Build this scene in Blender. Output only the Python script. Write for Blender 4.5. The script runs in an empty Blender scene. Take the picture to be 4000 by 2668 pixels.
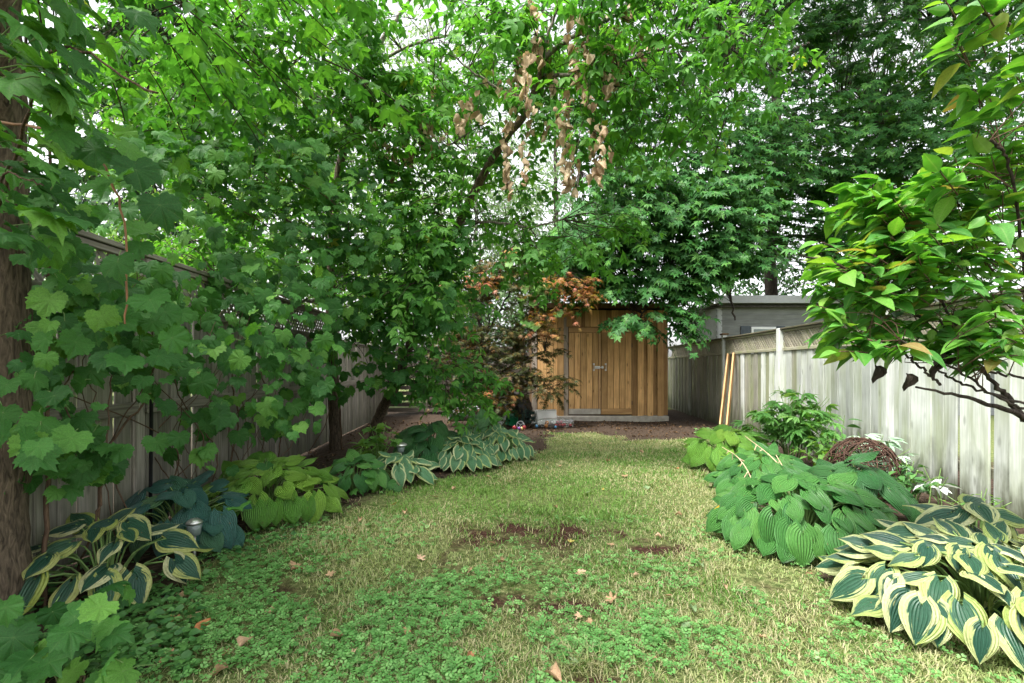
import bpy, bmesh, math, random
import numpy as np
from mathutils import Matrix, Vector

random.seed(7)
RNG = np.random.default_rng(11)
scene = bpy.context.scene
COL = scene.collection
R = math.radians

# ------------------------------------------------------------------ camera
CAM_Z = 1.25
cam = bpy.data.cameras.new("camera")
cam.sensor_width = 36.0
cam.lens = 17.0
cam.shift_y = 0.0248
cam.clip_start = 0.05
cam.clip_end = 2000
cam_ob = bpy.data.objects.new("camera", cam)
COL.objects.link(cam_ob)
cam_ob.location = (0, 0, CAM_Z)
cam_ob.rotation_euler = (R(90), 0, 0)
scene.camera = cam_ob

# ------------------------------------------------------------------ sky, sun, exposure
SUN_EL, SUN_AZ = 62.0, 228.0      # azimuth: degrees clockwise from +Y, where the light comes from
world = bpy.data.worlds.new("World")
scene.world = world
world.use_nodes = True
wn, wl = world.node_tree.nodes, world.node_tree.links
wn.clear()
sky = wn.new("ShaderNodeTexSky")
sky.sky_type = 'NISHITA'
sky.sun_disc = False
sky.sun_elevation = R(SUN_EL)
sky.sun_rotation = R(SUN_AZ)
sky.air_density = 1.0
sky.dust_density = 4.0
sky.ozone_density = 1.0
hsv = wn.new("ShaderNodeHueSaturation")
hsv.inputs['Saturation'].default_value = 0.12
bg = wn.new("ShaderNodeBackground")
bg.inputs['Strength'].default_value = 0.11
wout = wn.new("ShaderNodeOutputWorld")
wl.new(sky.outputs[0], hsv.inputs['Color'])
wl.new(hsv.outputs[0], bg.inputs['Color'])
wl.new(bg.outputs[0], wout.inputs['Surface'])

sl = bpy.data.lights.new("sun", 'SUN')
sl.energy = 1.5
sl.angle = R(14)
sl.color = (1.0, 0.96, 0.9)
sun = bpy.data.objects.new("sun", sl)
COL.objects.link(sun)
_d = Vector((math.sin(R(SUN_AZ)) * math.cos(R(SUN_EL)), math.cos(R(SUN_AZ)) * math.cos(R(SUN_EL)), math.sin(R(SUN_EL))))
sun.rotation_euler = (-_d).to_track_quat('-Z', 'Y').to_euler()
sun.location = (0, -4, 20)

scene.view_settings.view_transform = 'Standard'
scene.view_settings.look = 'None'
scene.view_settings.exposure = 2.3
scene.view_settings.gamma = 1.0
scene.view_settings.use_curve_mapping = False
scene.render.engine = 'CYCLES'
scene.cycles.use_denoising = True
scene.cycles.max_bounces = 8
scene.cycles.diffuse_bounces = 2
scene.cycles.transmission_bounces = 6
scene.cycles.glossy_bounces = 2
scene.cycles.transparent_max_bounces = 8
scene.cycles.caustics_reflective = False
scene.cycles.caustics_refractive = False
scene.cycles.sample_clamp_indirect = 6.0

# ------------------------------------------------------------------ geometry helpers
F = 483.56      # focal length in pixels of a 1024 px wide picture
HZ = 366.9      # horizon row


def at(px, py, d):
    """world point seen at a pixel of the 1024x683 picture, d metres in front of the camera"""
    return np.array([(px - 512.0) / F * d, d, CAM_Z - (py - HZ) / F * d])


def gnd(px, py):
    d = CAM_Z * F / (py - HZ)
    return np.array([(px - 512.0) / F * d, d])


def tag(o, label=None, cat=None, group=None, kind=None):
    if label: o['label'] = label
    if cat: o['category'] = cat
    if group: o['group'] = group
    if kind: o['kind'] = kind
    return o


def thing(name, label, cat, loc=(0, 0, 0), rz=0.0, group=None):
    o = bpy.data.objects.new(name, None)
    o.empty_display_size = 0.1
    COL.objects.link(o)
    o.location = loc
    o.rotation_euler = (0, 0, rz)
    return tag(o, label, cat, group)


def link(name, me, parent=None, loc=(0, 0, 0), rot=None, mat=None):
    o = bpy.data.objects.new(name, me)
    COL.objects.link(o)
    o.parent = parent
    o.location = loc
    if rot is not None: o.rotation_euler = rot
    if mat is not None and not me.materials: me.materials.append(mat)
    return o


def mk(name, v, f, mat=None, smooth=False, tint=None, vein=None, uv=None):
    """mesh from numpy vertices and an (n,3) or (n,4) face array"""
    v = np.asarray(v, np.float32).reshape(-1, 3)
    f = np.asarray(f, np.int32)
    k = f.shape[1]
    me = bpy.data.meshes.new(name)
    me.vertices.add(len(v)); me.vertices.foreach_set('co', v.ravel())
    me.loops.add(f.size); me.loops.foreach_set('vertex_index', f.ravel())
    me.polygons.add(len(f))
    me.polygons.foreach_set('loop_start', np.arange(0, f.size, k, dtype=np.int32))
    if smooth: me.polygons.foreach_set('use_smooth', np.ones(len(f), bool))
    me.update(calc_edges=True)
    if tint is not None:
        me.attributes.new('tint', 'FLOAT', 'POINT').data.foreach_set('value', np.asarray(tint, np.float32))
    if vein is not None:
        me.attributes.new('vein', 'FLOAT', 'POINT').data.foreach_set('value', np.asarray(vein, np.float32))
    if uv is not None:
        l = me.uv_layers.new(name='UVMap')
        l.data.foreach_set('uv', np.asarray(uv, np.float32)[f.ravel()].ravel())
    if mat is not None: me.materials.append(mat)
    return me


_boxes = {}


def box_mesh(sx, sy, sz, mat, bev=0.004, var=0):
    """bevelled box, origin at the middle of its underside"""
    key = (round(sx, 4), round(sy, 4), round(sz, 4), mat.name, bev, var)
    if key in _boxes: return _boxes[key]
    bm = bmesh.new()
    bmesh.ops.create_cube(bm, size=1.0)
    for v in bm.verts:
        v.co = Vector((v.co.x * sx, v.co.y * sy, (v.co.z + 0.5) * sz))
    if bev: bmesh.ops.bevel(bm, geom=bm.edges[:], offset=min(bev, min(sx, sy, sz) * 0.3), segments=1, affect='EDGES')
    me = bpy.data.meshes.new('board')
    bm.to_mesh(me); bm.free()
    me.materials.append(mat)
    _boxes[key] = me
    return me


def box(name, sx, sy, sz, loc, mat, parent=None, rot=None, bev=0.004):
    return link(name, box_mesh(sx, sy, sz, mat, bev), parent, loc, rot)


def nrm(a):
    return a / np.maximum(np.linalg.norm(a, axis=-1, keepdims=True), 1e-9)


def tube(pts, rad, n=6):
    pts = np.asarray(pts, float); m = len(pts)
    rad = np.broadcast_to(np.asarray(rad, float), (m,))
    t = nrm(np.gradient(pts, axis=0))
    ref = np.array([0.31, 0.93, 0.2]) if abs(t[0][2]) > 0.7 else np.array([0.05, 0.1, 1.0])
    u = nrm(np.cross(t, ref)); w = np.cross(t, u)
    a = np.linspace(0, 2 * np.pi, n, endpoint=False)
    v = pts[:, None] + rad[:, None, None] * (np.cos(a)[None, :, None] * u[:, None] + np.sin(a)[None, :, None] * w[:, None])
    i = np.arange(m - 1)[:, None] * n; j = np.arange(n)[None]; j2 = (j + 1) % n
    f = np.stack([i + j, i + j2, i + n + j2, i + n + j], -1).reshape(-1, 4)
    return v.reshape(-1, 3), f


def join(parts):
    vs, fs, o = [], [], 0
    for v, f in parts:
        vs.append(v); fs.append(f + o); o += len(v)
    return np.concatenate(vs), np.concatenate(fs)


def smooth_line(pts, n=24):
    """Catmull-Rom through the points"""
    p = np.asarray(pts, float)
    p = np.vstack([2 * p[0] - p[1], p, 2 * p[-1] - p[-2]])
    out = []
    for s in np.linspace(0, len(p) - 3 - 1e-6, n):
        i = int(s); t = s - i
        a, b, c, d = p[i:i + 4]
        out.append(0.5 * ((2 * b) + (c - a) * t + (2 * a - 5 * b + 4 * c - d) * t * t + (3 * b - a - 3 * c + d) * t ** 3))
    return np.array(out)


def limb(pts, r0, r1, n=24, sides=10, wob=0.0, power=1.0):
    p = smooth_line(pts, n)
    if wob: p[1:-1] += RNG.normal(0, wob, (n - 2, 3))
    t = np.linspace(0, 1, n)
    r = r0 + (r1 - r0) * t ** power
    return p, tube(p, r * (1 + 0.06 * np.sin(np.arange(n) * 2.3)), sides)


# ------------------------------------------------------------------ material helpers
def new_mat(name):
    m = bpy.data.materials.new(name)
    m.use_nodes = True
    n = m.node_tree.nodes; n.clear()
    out = n.new('ShaderNodeOutputMaterial')
    return m, n, m.node_tree.links, out


def N(n, typ, **kw):
    x = n.new(typ)
    for k, v in kw.items(): setattr(x, k, v)
    return x


def ramp(n, stops, interp='LINEAR'):
    r = n.new('ShaderNodeValToRGB')
    r.color_ramp.interpolation = interp
    e = r.color_ramp.elements
    while len(e) < len(stops): e.new(0.5)
    for el, (p, c) in zip(e, stops):
        el.position = p
        el.color = (*c, 1) if len(c) == 3 else c
    return r


def math_node(n, l, op, a, b=None):
    m = n.new('ShaderNodeMath'); m.operation = op
    for i, x in enumerate((a, b)):
        if x is None: continue
        if isinstance(x, (int, float)): m.inputs[i].default_value = x
        else: l.new(x, m.inputs[i])
    return m.outputs[0]


def tint_fac(n, l):
    a = N(n, 'ShaderNodeAttribute', attribute_name='tint')
    o = N(n, 'ShaderNodeObjectInfo')
    return math_node(n, l, 'FRACT', math_node(n, l, 'ADD', a.outputs['Fac'], o.outputs['Random']))


def mixcol(n, l, fac, a, b, blend='MIX'):
    m = N(n, 'ShaderNodeMix', data_type='RGBA', blend_type=blend)
    for sock, x in ((0, fac), (6, a), (7, b)):
        if isinstance(x, (int, float)): m.inputs[sock].default_value = x
        elif isinstance(x, tuple): m.inputs[sock].default_value = (*x, 1)
        else: l.new(x, m.inputs[sock])
    return m.outputs[2]


def leaf_shader(n, l, out, col, trans, rough, spec, tcol, normal=None):
    p = n.new('ShaderNodeBsdfPrincipled')
    l.new(col, p.inputs['Base Color'])
    p.inputs['Roughness'].default_value = rough
    p.inputs['Specular IOR Level'].default_value = spec
    t = n.new('ShaderNodeBsdfTranslucent')
    tc = mixcol(n, l, 1.0, col, tcol, 'MULTIPLY')
    l.new(tc, t.inputs['Color'])
    if normal is not None:
        l.new(normal, p.inputs['Normal'])
    mx = n.new('ShaderNodeMixShader')
    mx.inputs[0].default_value = trans
    l.new(p.outputs[0], mx.inputs[1]); l.new(t.outputs[0], mx.inputs[2])
    l.new(mx.outputs[0], out.inputs[0])


def leaf_mat(name, stops, trans=0.38, rough=0.5, spec=0.35, tcol=(1.7, 1.5, 0.6), veins=0.0, spots=0.0):
    m, n, l, out = new_mat(name)
    fac = tint_fac(n, l)
    col = ramp(n, stops); l.new(fac, col.inputs[0]); c = col.outputs[0]
    tc = N(n, 'ShaderNodeTexCoord')
    no = N(n, 'ShaderNodeTexNoise'); no.inputs['Scale'].default_value = 22; no.inputs['Detail'].default_value = 3
    l.new(tc.outputs['Object'], no.inputs['Vector'])
    sh = ramp(n, [(0.3, (0.78, 0.78, 0.78)), (0.7, (1.18, 1.18, 1.18))]); l.new(no.outputs[0], sh.inputs[0])
    c = mixcol(n, l, 1.0, c, sh.outputs[0], 'MULTIPLY')
    if veins:
        v = N(n, 'ShaderNodeAttribute', attribute_name='vein')
        vp = math_node(n, l, 'MULTIPLY', math_node(n, l, 'POWER', v.outputs['Fac'], 11.0), veins)
        c = mixcol(n, l, vp, c, (0.30, 0.42, 0.16))
    if spots:
        ns = N(n, 'ShaderNodeTexNoise'); ns.inputs['Scale'].default_value = 38
        l.new(tc.outputs['Object'], ns.inputs['Vector'])
        sp = ramp(n, [(0.70, (0, 0, 0)), (0.73, (1, 1, 1))]); l.new(ns.outputs[0], sp.inputs[0])
        c = mixcol(n, l, math_node(n, l, 'MULTIPLY', sp.outputs[0], spots), c, (0.32, 0.20, 0.08))
    leaf_shader(n, l, out, c, trans, rough, spec, tcol)
    return m


def hosta_mat(name, stops, margin=None, thr=0.6, soft=0.05, streak=0.45, ribs=34, ribdepth=0.5):
    m, n, l, out = new_mat(name)
    uv = N(n, 'ShaderNodeUVMap', uv_map='UVMap')
    sp = N(n, 'ShaderNodeSeparateXYZ'); l.new(uv.outputs[0], sp.inputs[0])
    u, v = sp.outputs[0], sp.outputs[1]
    oi = N(n, 'ShaderNodeObjectInfo')
    cr = ramp(n, stops); l.new(oi.outputs['Random'], cr.inputs[0]); c = cr.outputs[0]
    av = math_node(n, l, 'ABSOLUTE', v)
    # veins: darker furrows that run from the stalk to the tip
    rib = math_node(n, l, 'SINE', math_node(n, l, 'MULTIPLY', v, float(ribs)))
    rr = ramp(n, [(0.0, (0.80, 0.82, 0.80)), (0.55, (1.05, 1.05, 1.05))])
    l.new(math_node(n, l, 'ADD', math_node(n, l, 'MULTIPLY', rib, 0.5), 0.5), rr.inputs[0])
    c = mixcol(n, l, 0.7, c, rr.outputs[0], 'MULTIPLY')
    if margin:
        cx = N(n, 'ShaderNodeCombineXYZ')
        l.new(math_node(n, l, 'MULTIPLY', u, 2.2), cx.inputs[0])
        l.new(math_node(n, l, 'MULTIPLY', v, 6.5), cx.inputs[1])
        l.new(math_node(n, l, 'MULTIPLY', oi.outputs['Random'], 37.0), cx.inputs[2])
        no = N(n, 'ShaderNodeTexNoise'); no.inputs['Scale'].default_value = 1.0; no.inputs['Detail'].default_value = 3
        l.new(cx.outputs[0], no.inputs['Vector'])
        tip = math_node(n, l, 'MULTIPLY', math_node(n, l, 'POWER', u, 5.0), 0.25)
        base = math_node(n, l, 'MULTIPLY', math_node(n, l, 'POWER', math_node(n, l, 'SUBTRACT', 1.0, u), 6.0), 0.16)
        e = math_node(n, l, 'ADD', math_node(n, l, 'ADD', av, tip),
                      math_node(n, l, 'MULTIPLY', math_node(n, l, 'SUBTRACT', no.outputs[0], 0.5), streak * 2))
        e = math_node(n, l, 'SUBTRACT', e, base)
        mk_ = ramp(n, [(max(thr - soft, 0), (0, 0, 0)), (thr + soft, (1, 1, 1))]); l.new(e, mk_.inputs[0])
        mc = ramp(n, margin); l.new(math_node(n, l, 'FRACT', math_node(n, l, 'MULTIPLY', oi.outputs['Random'], 7.31)), mc.inputs[0])
        mcc = mixcol(n, l, 0.45, mc.outputs[0], rr.outputs[0], 'MULTIPLY')
        c = mixcol(n, l, mk_.outputs[0], c, mcc)
    tc = N(n, 'ShaderNodeTexCoord')
    nz = N(n, 'ShaderNodeTexNoise'); nz.inputs['Scale'].default_value = 14; nz.inputs['Detail'].default_value = 4
    l.new(tc.outputs['Object'], nz.inputs['Vector'])
    sh = ramp(n, [(0.3, (0.82, 0.82, 0.80)), (0.7, (1.14, 1.14, 1.14))]); l.new(nz.outputs[0], sh.inputs[0])
    c = mixcol(n, l, 1.0, c, sh.outputs[0], 'MULTIPLY')
    nh = N(n, 'ShaderNodeTexNoise'); nh.inputs['Scale'].default_value = 9
    av_ = N(n, 'ShaderNodeVectorMath', operation='ADD'); l.new(tc.outputs['Object'], av_.inputs[0])
    cmb = N(n, 'ShaderNodeCombineXYZ'); l.new(math_node(n, l, 'MULTIPLY', oi.outputs['Random'], 53.0), cmb.inputs[0]); l.new(cmb.outputs[0], av_.inputs[1])
    l.new(av_.outputs[0], nh.inputs['Vector'])
    hs = ramp(n, [(0.70, (0, 0, 0)), (0.74, (1, 1, 1))]); l.new(nh.outputs[0], hs.inputs[0])
    c = mixcol(n, l, math_node(n, l, 'MULTIPLY', hs.outputs[0], .7), c, (0.17, 0.11, 0.045))
    bp = N(n, 'ShaderNodeBump'); bp.inputs['Strength'].default_value = ribdepth; bp.inputs['Distance'].default_value = 0.006
    l.new(rib, bp.inputs['Height'])
    leaf_shader(n, l, out, c, 0.22, 0.42, 0.4, (1.5, 1.4, 0.7), bp.outputs[0])
    return m


def wood_mat(name, c_dark, c_light, algae=0.0, rot=0.0, scale=1.0, rough=0.8, knots=0.5, axis='Z', var=0.35, mould_top=0.0):
    """sawn boards: long grain, knots, a shade of its own for every board, algae and rot stains"""
    m, n, l, out = new_mat(name)
    tc = N(n, 'ShaderNodeTexCoord')
    oi = N(n, 'ShaderNodeObjectInfo')
    geo = N(n, 'ShaderNodeNewGeometry')
    off = N(n, 'ShaderNodeVectorMath', operation='SCALE'); off.inputs[0].default_value = (7.3, 3.1, 11.7)
    l.new(math_node(n, l, 'MULTIPLY', oi.outputs['Random'], 9.0), off.inputs['Scale'])
    ad = N(n, 'ShaderNodeVectorMath', operation='ADD')
    l.new(tc.outputs['Object'], ad.inputs[0]); l.new(off.outputs[0], ad.inputs[1])
    mp = N(n, 'ShaderNodeMapping')
    s = {'Z': (60, 60, 2.2), 'Y': (60, 2.2, 60), 'X': (2.2, 60, 60)}[axis]
    mp.inputs['Scale'].default_value = tuple(x * scale for x in s)
    l.new(ad.outputs[0], mp.inputs[0])
    g = N(n, 'ShaderNodeTexNoise'); g.inputs['Scale'].default_value = 1.0; g.inputs['Detail'].default_value = 5; g.inputs['Distortion'].default_value = 0.6
    l.new(mp.outputs[0], g.inputs['Vector'])
    cr = ramp(n, [(0.3, c_dark), (0.68, c_light)]); l.new(g.outputs[0], cr.inputs[0]); c = cr.outputs[0]
    # shade of the single board
    br = ramp(n, [(0.0, (1 - var, 1 - var, 1 - var)), (1.0, (1 + var * 0.5, 1 + var * 0.5, 1 + var * 0.5))])
    l.new(oi.outputs['Random'], br.inputs[0])
    c = mixcol(n, l, 1.0, c, br.outputs[0], 'MULTIPLY')
    # blotches
    b = N(n, 'ShaderNodeTexNoise'); b.inputs['Scale'].default_value = 3.0; b.inputs['Detail'].default_value = 4
    l.new(ad.outputs[0], b.inputs['Vector'])
    bb = ramp(n, [(0.35, (0.75, 0.75, 0.75)), (0.65, (1.1, 1.1, 1.1))]); l.new(b.outputs[0], bb.inputs[0])
    c = mixcol(n, l, 0.6, c, bb.outputs[0], 'MULTIPLY')
    if knots:
        km = N(n, 'ShaderNodeMapping')
        ks = {'Z': (13, 13, 5.0), 'Y': (13, 5.0, 13), 'X': (5.0, 13, 13)}[axis]
        km.inputs['Scale'].default_value = ks
        l.new(ad.outputs[0], km.inputs[0])
        vo = N(n, 'ShaderNodeTexVoronoi'); vo.inputs['Scale'].default_value = 0.55
        l.new(km.outputs[0], vo.inputs['Vector'])
        kr = ramp(n, [(0.06, (1, 1, 1)), (0.16, (0, 0, 0))]); l.new(vo.outputs['Distance'], kr.inputs[0])
        c = mixcol(n, l, math_node(n, l, 'MULTIPLY', kr.outputs[0], knots), c, tuple(x * 0.35 for x in c_dark))
    sz = N(n, 'ShaderNodeSeparateXYZ'); l.new(geo.outputs['Position'], sz.inputs[0])
    if algae:
        am = N(n, 'ShaderNodeMapping'); am.inputs['Scale'].default_value = (5, 5, 0.9)
        l.new(ad.outputs[0], am.inputs[0])
        an = N(n, 'ShaderNodeTexNoise'); an.inputs['Scale'].default_value = 1.0; an.inputs['Detail'].default_value = 4
        l.new(am.outputs[0], an.inputs['Vector'])
        ar = ramp(n, [(0.45, (0, 0, 0)), (0.75, (1, 1, 1))]); l.new(an.outputs[0], ar.inputs[0])
        c = mixcol(n, l, math_node(n, l, 'MULTIPLY', ar.outputs[0], algae), c, (0.22, 0.26, 0.10))
    if rot:
        rn = N(n, 'ShaderNodeTexNoise'); rn.inputs['Scale'].default_value = 6.0; rn.inputs['Detail'].default_value = 5
        rm = N(n, 'ShaderNodeMapping'); rm.inputs['Scale'].default_value = (1.6, 1.6, 0.45)
        l.new(ad.outputs[0], rm.inputs[0]); l.new(rm.outputs[0], rn.inputs['Vector'])
        h = math_node(n, l, 'ADD', sz.outputs[2], math_node(n, l, 'MULTIPLY', math_node(n, l, 'SUBTRACT', rn.outputs[0], 0.5), 1.3))
        hr = ramp(n, [(0.0, (1, 1, 1)), (0.50, (0, 0, 0))]); l.new(h, hr.inputs[0])
        c = mixcol(n, l, math_node(n, l, 'MULTIPLY', hr.outputs[0], rot), c, (0.055, 0.06, 0.03))
    p = n.new('ShaderNodeBsdfPrincipled')
    l.new(c, p.inputs['Base Color'])
    p.inputs['Roughness'].default_value = rough
    p.inputs['Specular IOR Level'].default_value = 0.25
    bp = N(n, 'ShaderNodeBump'); bp.inputs['Strength'].default_value = 0.35; bp.inputs['Distance'].default_value = 0.004
    l.new(g.outputs[0], bp.inputs['Height']); l.new(bp.outputs[0], p.inputs['Normal'])
    l.new(p.outputs[0], out.inputs[0])
    return m


def bark_mat(name, c1, c2, scale=1.0):
    m, n, l, out = new_mat(name)
    tc = N(n, 'ShaderNodeTexCoord')
    mp = N(n, 'ShaderNodeMapping'); mp.inputs['Scale'].default_value = (34 * scale, 34 * scale, 7 * scale)
    l.new(tc.outputs['Object'], mp.inputs[0])
    no = N(n, 'ShaderNodeTexNoise'); no.inputs['Scale'].default_value = 1; no.inputs['Detail'].default_value = 6; no.inputs['Distortion'].default_value = 1.0
    l.new(mp.outputs[0], no.inputs['Vector'])
    cr = ramp(n, [(0.3, c1), (0.7, c2)]); l.new(no.outputs[0], cr.inputs[0])
    p = n.new('ShaderNodeBsdfPrincipled'); l.new(cr.outputs[0], p.inputs['Base Color'])
    p.inputs['Roughness'].default_value = 0.9; p.inputs['Specular IOR Level'].default_value = 0.2
    bp = N(n, 'ShaderNodeBump'); bp.inputs['Strength'].default_value = 0.8; bp.inputs['Distance'].default_value = 0.015
    l.new(no.outputs[0], bp.inputs['Height']); l.new(bp.outputs[0], p.inputs['Normal'])
    l.new(p.outputs[0], out.inputs[0])
    return m


def plain(name, col, rough=0.6, spec=0.4, metal=0.0, noise=0.25, trans=0.0, scale=18, alpha=1.0):
    m, n, l, out = new_mat(name)
    tc = N(n, 'ShaderNodeTexCoord')
    no = N(n, 'ShaderNodeTexNoise'); no.inputs['Scale'].default_value = scale; no.inputs['Detail'].default_value = 5
    l.new(tc.outputs['Object'], no.inputs['Vector'])
    cr = ramp(n, [(0.3, tuple(x * (1 - noise) for x in col)), (0.7, tuple(min(x * (1 + noise), 1) for x in col))])
    l.new(no.outputs[0], cr.inputs[0])
    p = n.new('ShaderNodeBsdfPrincipled'); l.new(cr.outputs[0], p.inputs['Base Color'])
    p.inputs['Roughness'].default_value = rough; p.inputs['Specular IOR Level'].default_value = spec
    p.inputs['Metallic'].default_value = metal
    p.inputs['Transmission Weight'].default_value = trans
    p.inputs['Alpha'].default_value = alpha
    l.new(p.outputs[0], out.inputs[0])
    return m


# ------------------------------------------------------------------ materials
M = {}
M['grape'] = leaf_mat('grape_leaf', [(0, (0.026, 0.10, 0.022)), (0.45, (0.050, 0.165, 0.034)), (0.8, (0.080, 0.23, 0.045)), (1, (0.14, 0.31, 0.05))], 0.30, 0.55, 0.22, (1.7, 1.7, 0.5), veins=0.22, spots=0.5)
M['elder'] = leaf_mat('box_elder_leaf', [(0, (0.05, 0.16, 0.03)), (0.5, (0.085, 0.24, 0.042)), (0.99, (0.135, 0.31, 0.05)), (1, (0.26, 0.30, 0.05))], 0.45, 0.55, 0.2, (1.4, 1.55, 0.6))
M['norway'] = leaf_mat('norway_maple_leaf', [(0, (0.024, 0.095, 0.020)), (0.5, (0.042, 0.15, 0.032)), (1, (0.085, 0.22, 0.042))], 0.30, 0.5, 0.22, (1.7, 1.6, 0.4))
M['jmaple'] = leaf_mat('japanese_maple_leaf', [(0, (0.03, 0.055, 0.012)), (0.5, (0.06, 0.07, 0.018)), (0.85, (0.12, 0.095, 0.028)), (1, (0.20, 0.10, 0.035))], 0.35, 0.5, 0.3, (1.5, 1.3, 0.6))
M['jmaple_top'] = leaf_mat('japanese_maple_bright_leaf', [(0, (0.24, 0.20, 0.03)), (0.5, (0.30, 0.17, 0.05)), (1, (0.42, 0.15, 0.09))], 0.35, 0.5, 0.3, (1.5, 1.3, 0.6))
M['shrub'] = leaf_mat('shrub_leaf', [(0, (0.055, 0.19, 0.035)), (0.4, (0.085, 0.26, 0.04)), (0.8, (0.14, 0.33, 0.05)), (0.96, (0.21, 0.36, 0.06)), (1, (0.28, 0.20, 0.08))], 0.40, 0.42, 0.35, (1.45, 1.5, 0.5), veins=0.35, spots=0.15)
M['peony'] = leaf_mat('peony_leaf', [(0, (0.08, 0.23, 0.05)), (0.5, (0.13, 0.32, 0.07)), (1, (0.24, 0.44, 0.15))], 0.38, 0.45, 0.4, (1.7, 1.5, 0.6))
M['fresh'] = leaf_mat('fresh_leaf', [(0, (0.08, 0.20, 0.04)), (1, (0.16, 0.32, 0.07))], 0.4, 0.5, 0.3, (1.7, 1.5, 0.6))
M['pale'] = leaf_mat('hazed_willow_leaf', [(0, (0.13, 0.23, 0.10)), (1, (0.25, 0.36, 0.19))], 0.45, 0.6, 0.2, (1.3, 1.3, 0.9))  # haze and glare of the bright gap mixed into the leaf colour
M['lime_far'] = leaf_mat('far_lime_leaf', [(0, (0.08, 0.20, 0.04)), (1, (0.18, 0.33, 0.085))], 0.45, 0.6, 0.2, (1.6, 1.5, 0.6))
M['dark_far'] = leaf_mat('far_dark_leaf', [(0, (0.025, 0.08, 0.025)), (1, (0.06, 0.15, 0.045))], 0.35, 0.55, 0.3, (1.6, 1.5, 0.5))
M['spruce'] = leaf_mat('spruce_needle', [(0, (0.02, 0.05, 0.025)), (0.7, (0.045, 0.10, 0.05)), (1, (0.12, 0.20, 0.09))], 0.1, 0.6, 0.2)
M['dead'] = leaf_mat('withered_leaf', [(0, (0.30, 0.21, 0.13)), (0.5, (0.46, 0.35, 0.23)), (1, (0.60, 0.48, 0.33))], 0.3, 0.8, 0.1, (1.3, 1.1, 0.8))
M['fallen'] = leaf_mat('fallen_leaf', [(0, (0.30, 0.20, 0.11)), (0.4, (0.50, 0.33, 0.20)), (0.75, (0.58, 0.40, 0.27)), (1, (0.40, 0.17, 0.07))], 0.15, 0.8, 0.15, (1.2, 1.0, 0.8))
M['litter'] = leaf_mat('leaf_litter', [(0, (0.05, 0.035, 0.022)), (0.6, (0.12, 0.075, 0.045)), (1, (0.28, 0.18, 0.10))], 0.1, 0.85, 0.1, (1.1, 1.0, 0.8))
M['fallen_yellow'] = leaf_mat('fallen_yellow_leaf', [(0, (0.45, 0.36, 0.10)), (1, (0.38, 0.40, 0.16))], 0.2, 0.7, 0.2, (1.3, 1.2, 0.6))
M['fallen_green'] = leaf_mat('fallen_green_leaf', [(0, (0.18, 0.27, 0.13)), (1, (0.26, 0.34, 0.18))], 0.2, 0.7, 0.2, (1.3, 1.2, 0.6))
M['yellow_leaf'] = leaf_mat('yellowing_leaf', [(0, (0.40, 0.26, 0.03)), (1, (0.45, 0.33, 0.05))], 0.3, 0.5, 0.3, (1.3, 1.2, 0.5))
M['white_leaf'] = leaf_mat('whitish_leaf', [(0, (0.55, 0.60, 0.56)), (1, (0.72, 0.75, 0.72))], 0.25, 0.5, 0.3, (1.1, 1.1, 1.0))
M['silver_leaf'] = leaf_mat('silver_green_leaf', [(0, (0.26, 0.40, 0.27)), (1, (0.42, 0.55, 0.42))], 0.3, 0.5, 0.3, (1.2, 1.2, 0.9))
M['grass'] = leaf_mat('grass_blade', [(0, (0.09, 0.20, 0.035)), (0.35, (0.16, 0.30, 0.06)), (0.62, (0.25, 0.34, 0.11)), (0.8, (0.36, 0.36, 0.18)), (1, (0.44, 0.39, 0.24))], 0.3, 0.55, 0.25, (1.3, 1.3, 0.7))
M['clover'] = leaf_mat('clover_leaf', [(0, (0.09, 0.24, 0.06)), (0.6, (0.14, 0.33, 0.09)), (1, (0.22, 0.42, 0.14))], 0.3, 0.5, 0.3, (1.4, 1.4, 0.7))
M['cover'] = leaf_mat('ground_cover_leaf', [(0, (0.04, 0.13, 0.035)), (1, (0.10, 0.24, 0.06))], 0.25, 0.4, 0.4, (1.5, 1.4, 0.6))

VAR_DARK = [(0, (0.014, 0.058, 0.04)), (0.5, (0.022, 0.078, 0.048)), (1, (0.032, 0.10, 0.052))]
M['hosta_var'] = hosta_mat('hosta_gold_edged', VAR_DARK, [(0, (0.26, 0.34, 0.09)), (0.5, (0.38, 0.43, 0.17)), (1, (0.50, 0.52, 0.30))], 0.56, 0.03, 0.62)
M['hosta_left'] = hosta_mat('hosta_yellow_edged', VAR_DARK, [(0, (0.26, 0.32, 0.06)), (0.6, (0.40, 0.42, 0.15)), (1, (0.56, 0.55, 0.36))], 0.62, 0.03, 0.52)
M['hosta_white'] = hosta_mat('hosta_cream_edged', [(0, (0.06, 0.17, 0.075)), (1, (0.10, 0.23, 0.11))], [(0, (0.36, 0.44, 0.14)), (1, (0.52, 0.56, 0.32))], 0.74, 0.06, 0.22)
M['hosta_lime'] = hosta_mat('hosta_lime', [(0, (0.10, 0.27, 0.035)), (0.5, (0.16, 0.35, 0.045)), (1, (0.24, 0.43, 0.06))], ribs=38, ribdepth=0.9)
M['hosta_blue'] = hosta_mat('hosta_blue', [(0, (0.035, 0.115, 0.10)), (0.7, (0.06, 0.165, 0.13)), (1, (0.10, 0.22, 0.07))], ribs=38, ribdepth=0.7)
M['hosta_green'] = hosta_mat('hosta_green', [(0, (0.04, 0.15, 0.036)), (0.6, (0.07, 0.215, 0.045)), (1, (0.11, 0.28, 0.06))], ribs=34, ribdepth=0.7)
M['hosta_dark'] = hosta_mat('hosta_dark', [(0, (0.022, 0.10, 0.03)), (1, (0.05, 0.155, 0.04))], ribs=34, ribdepth=0.8)
M['stalk'] = plain('leaf_stalk', (0.16, 0.26, 0.08), 0.5, 0.3)

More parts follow.
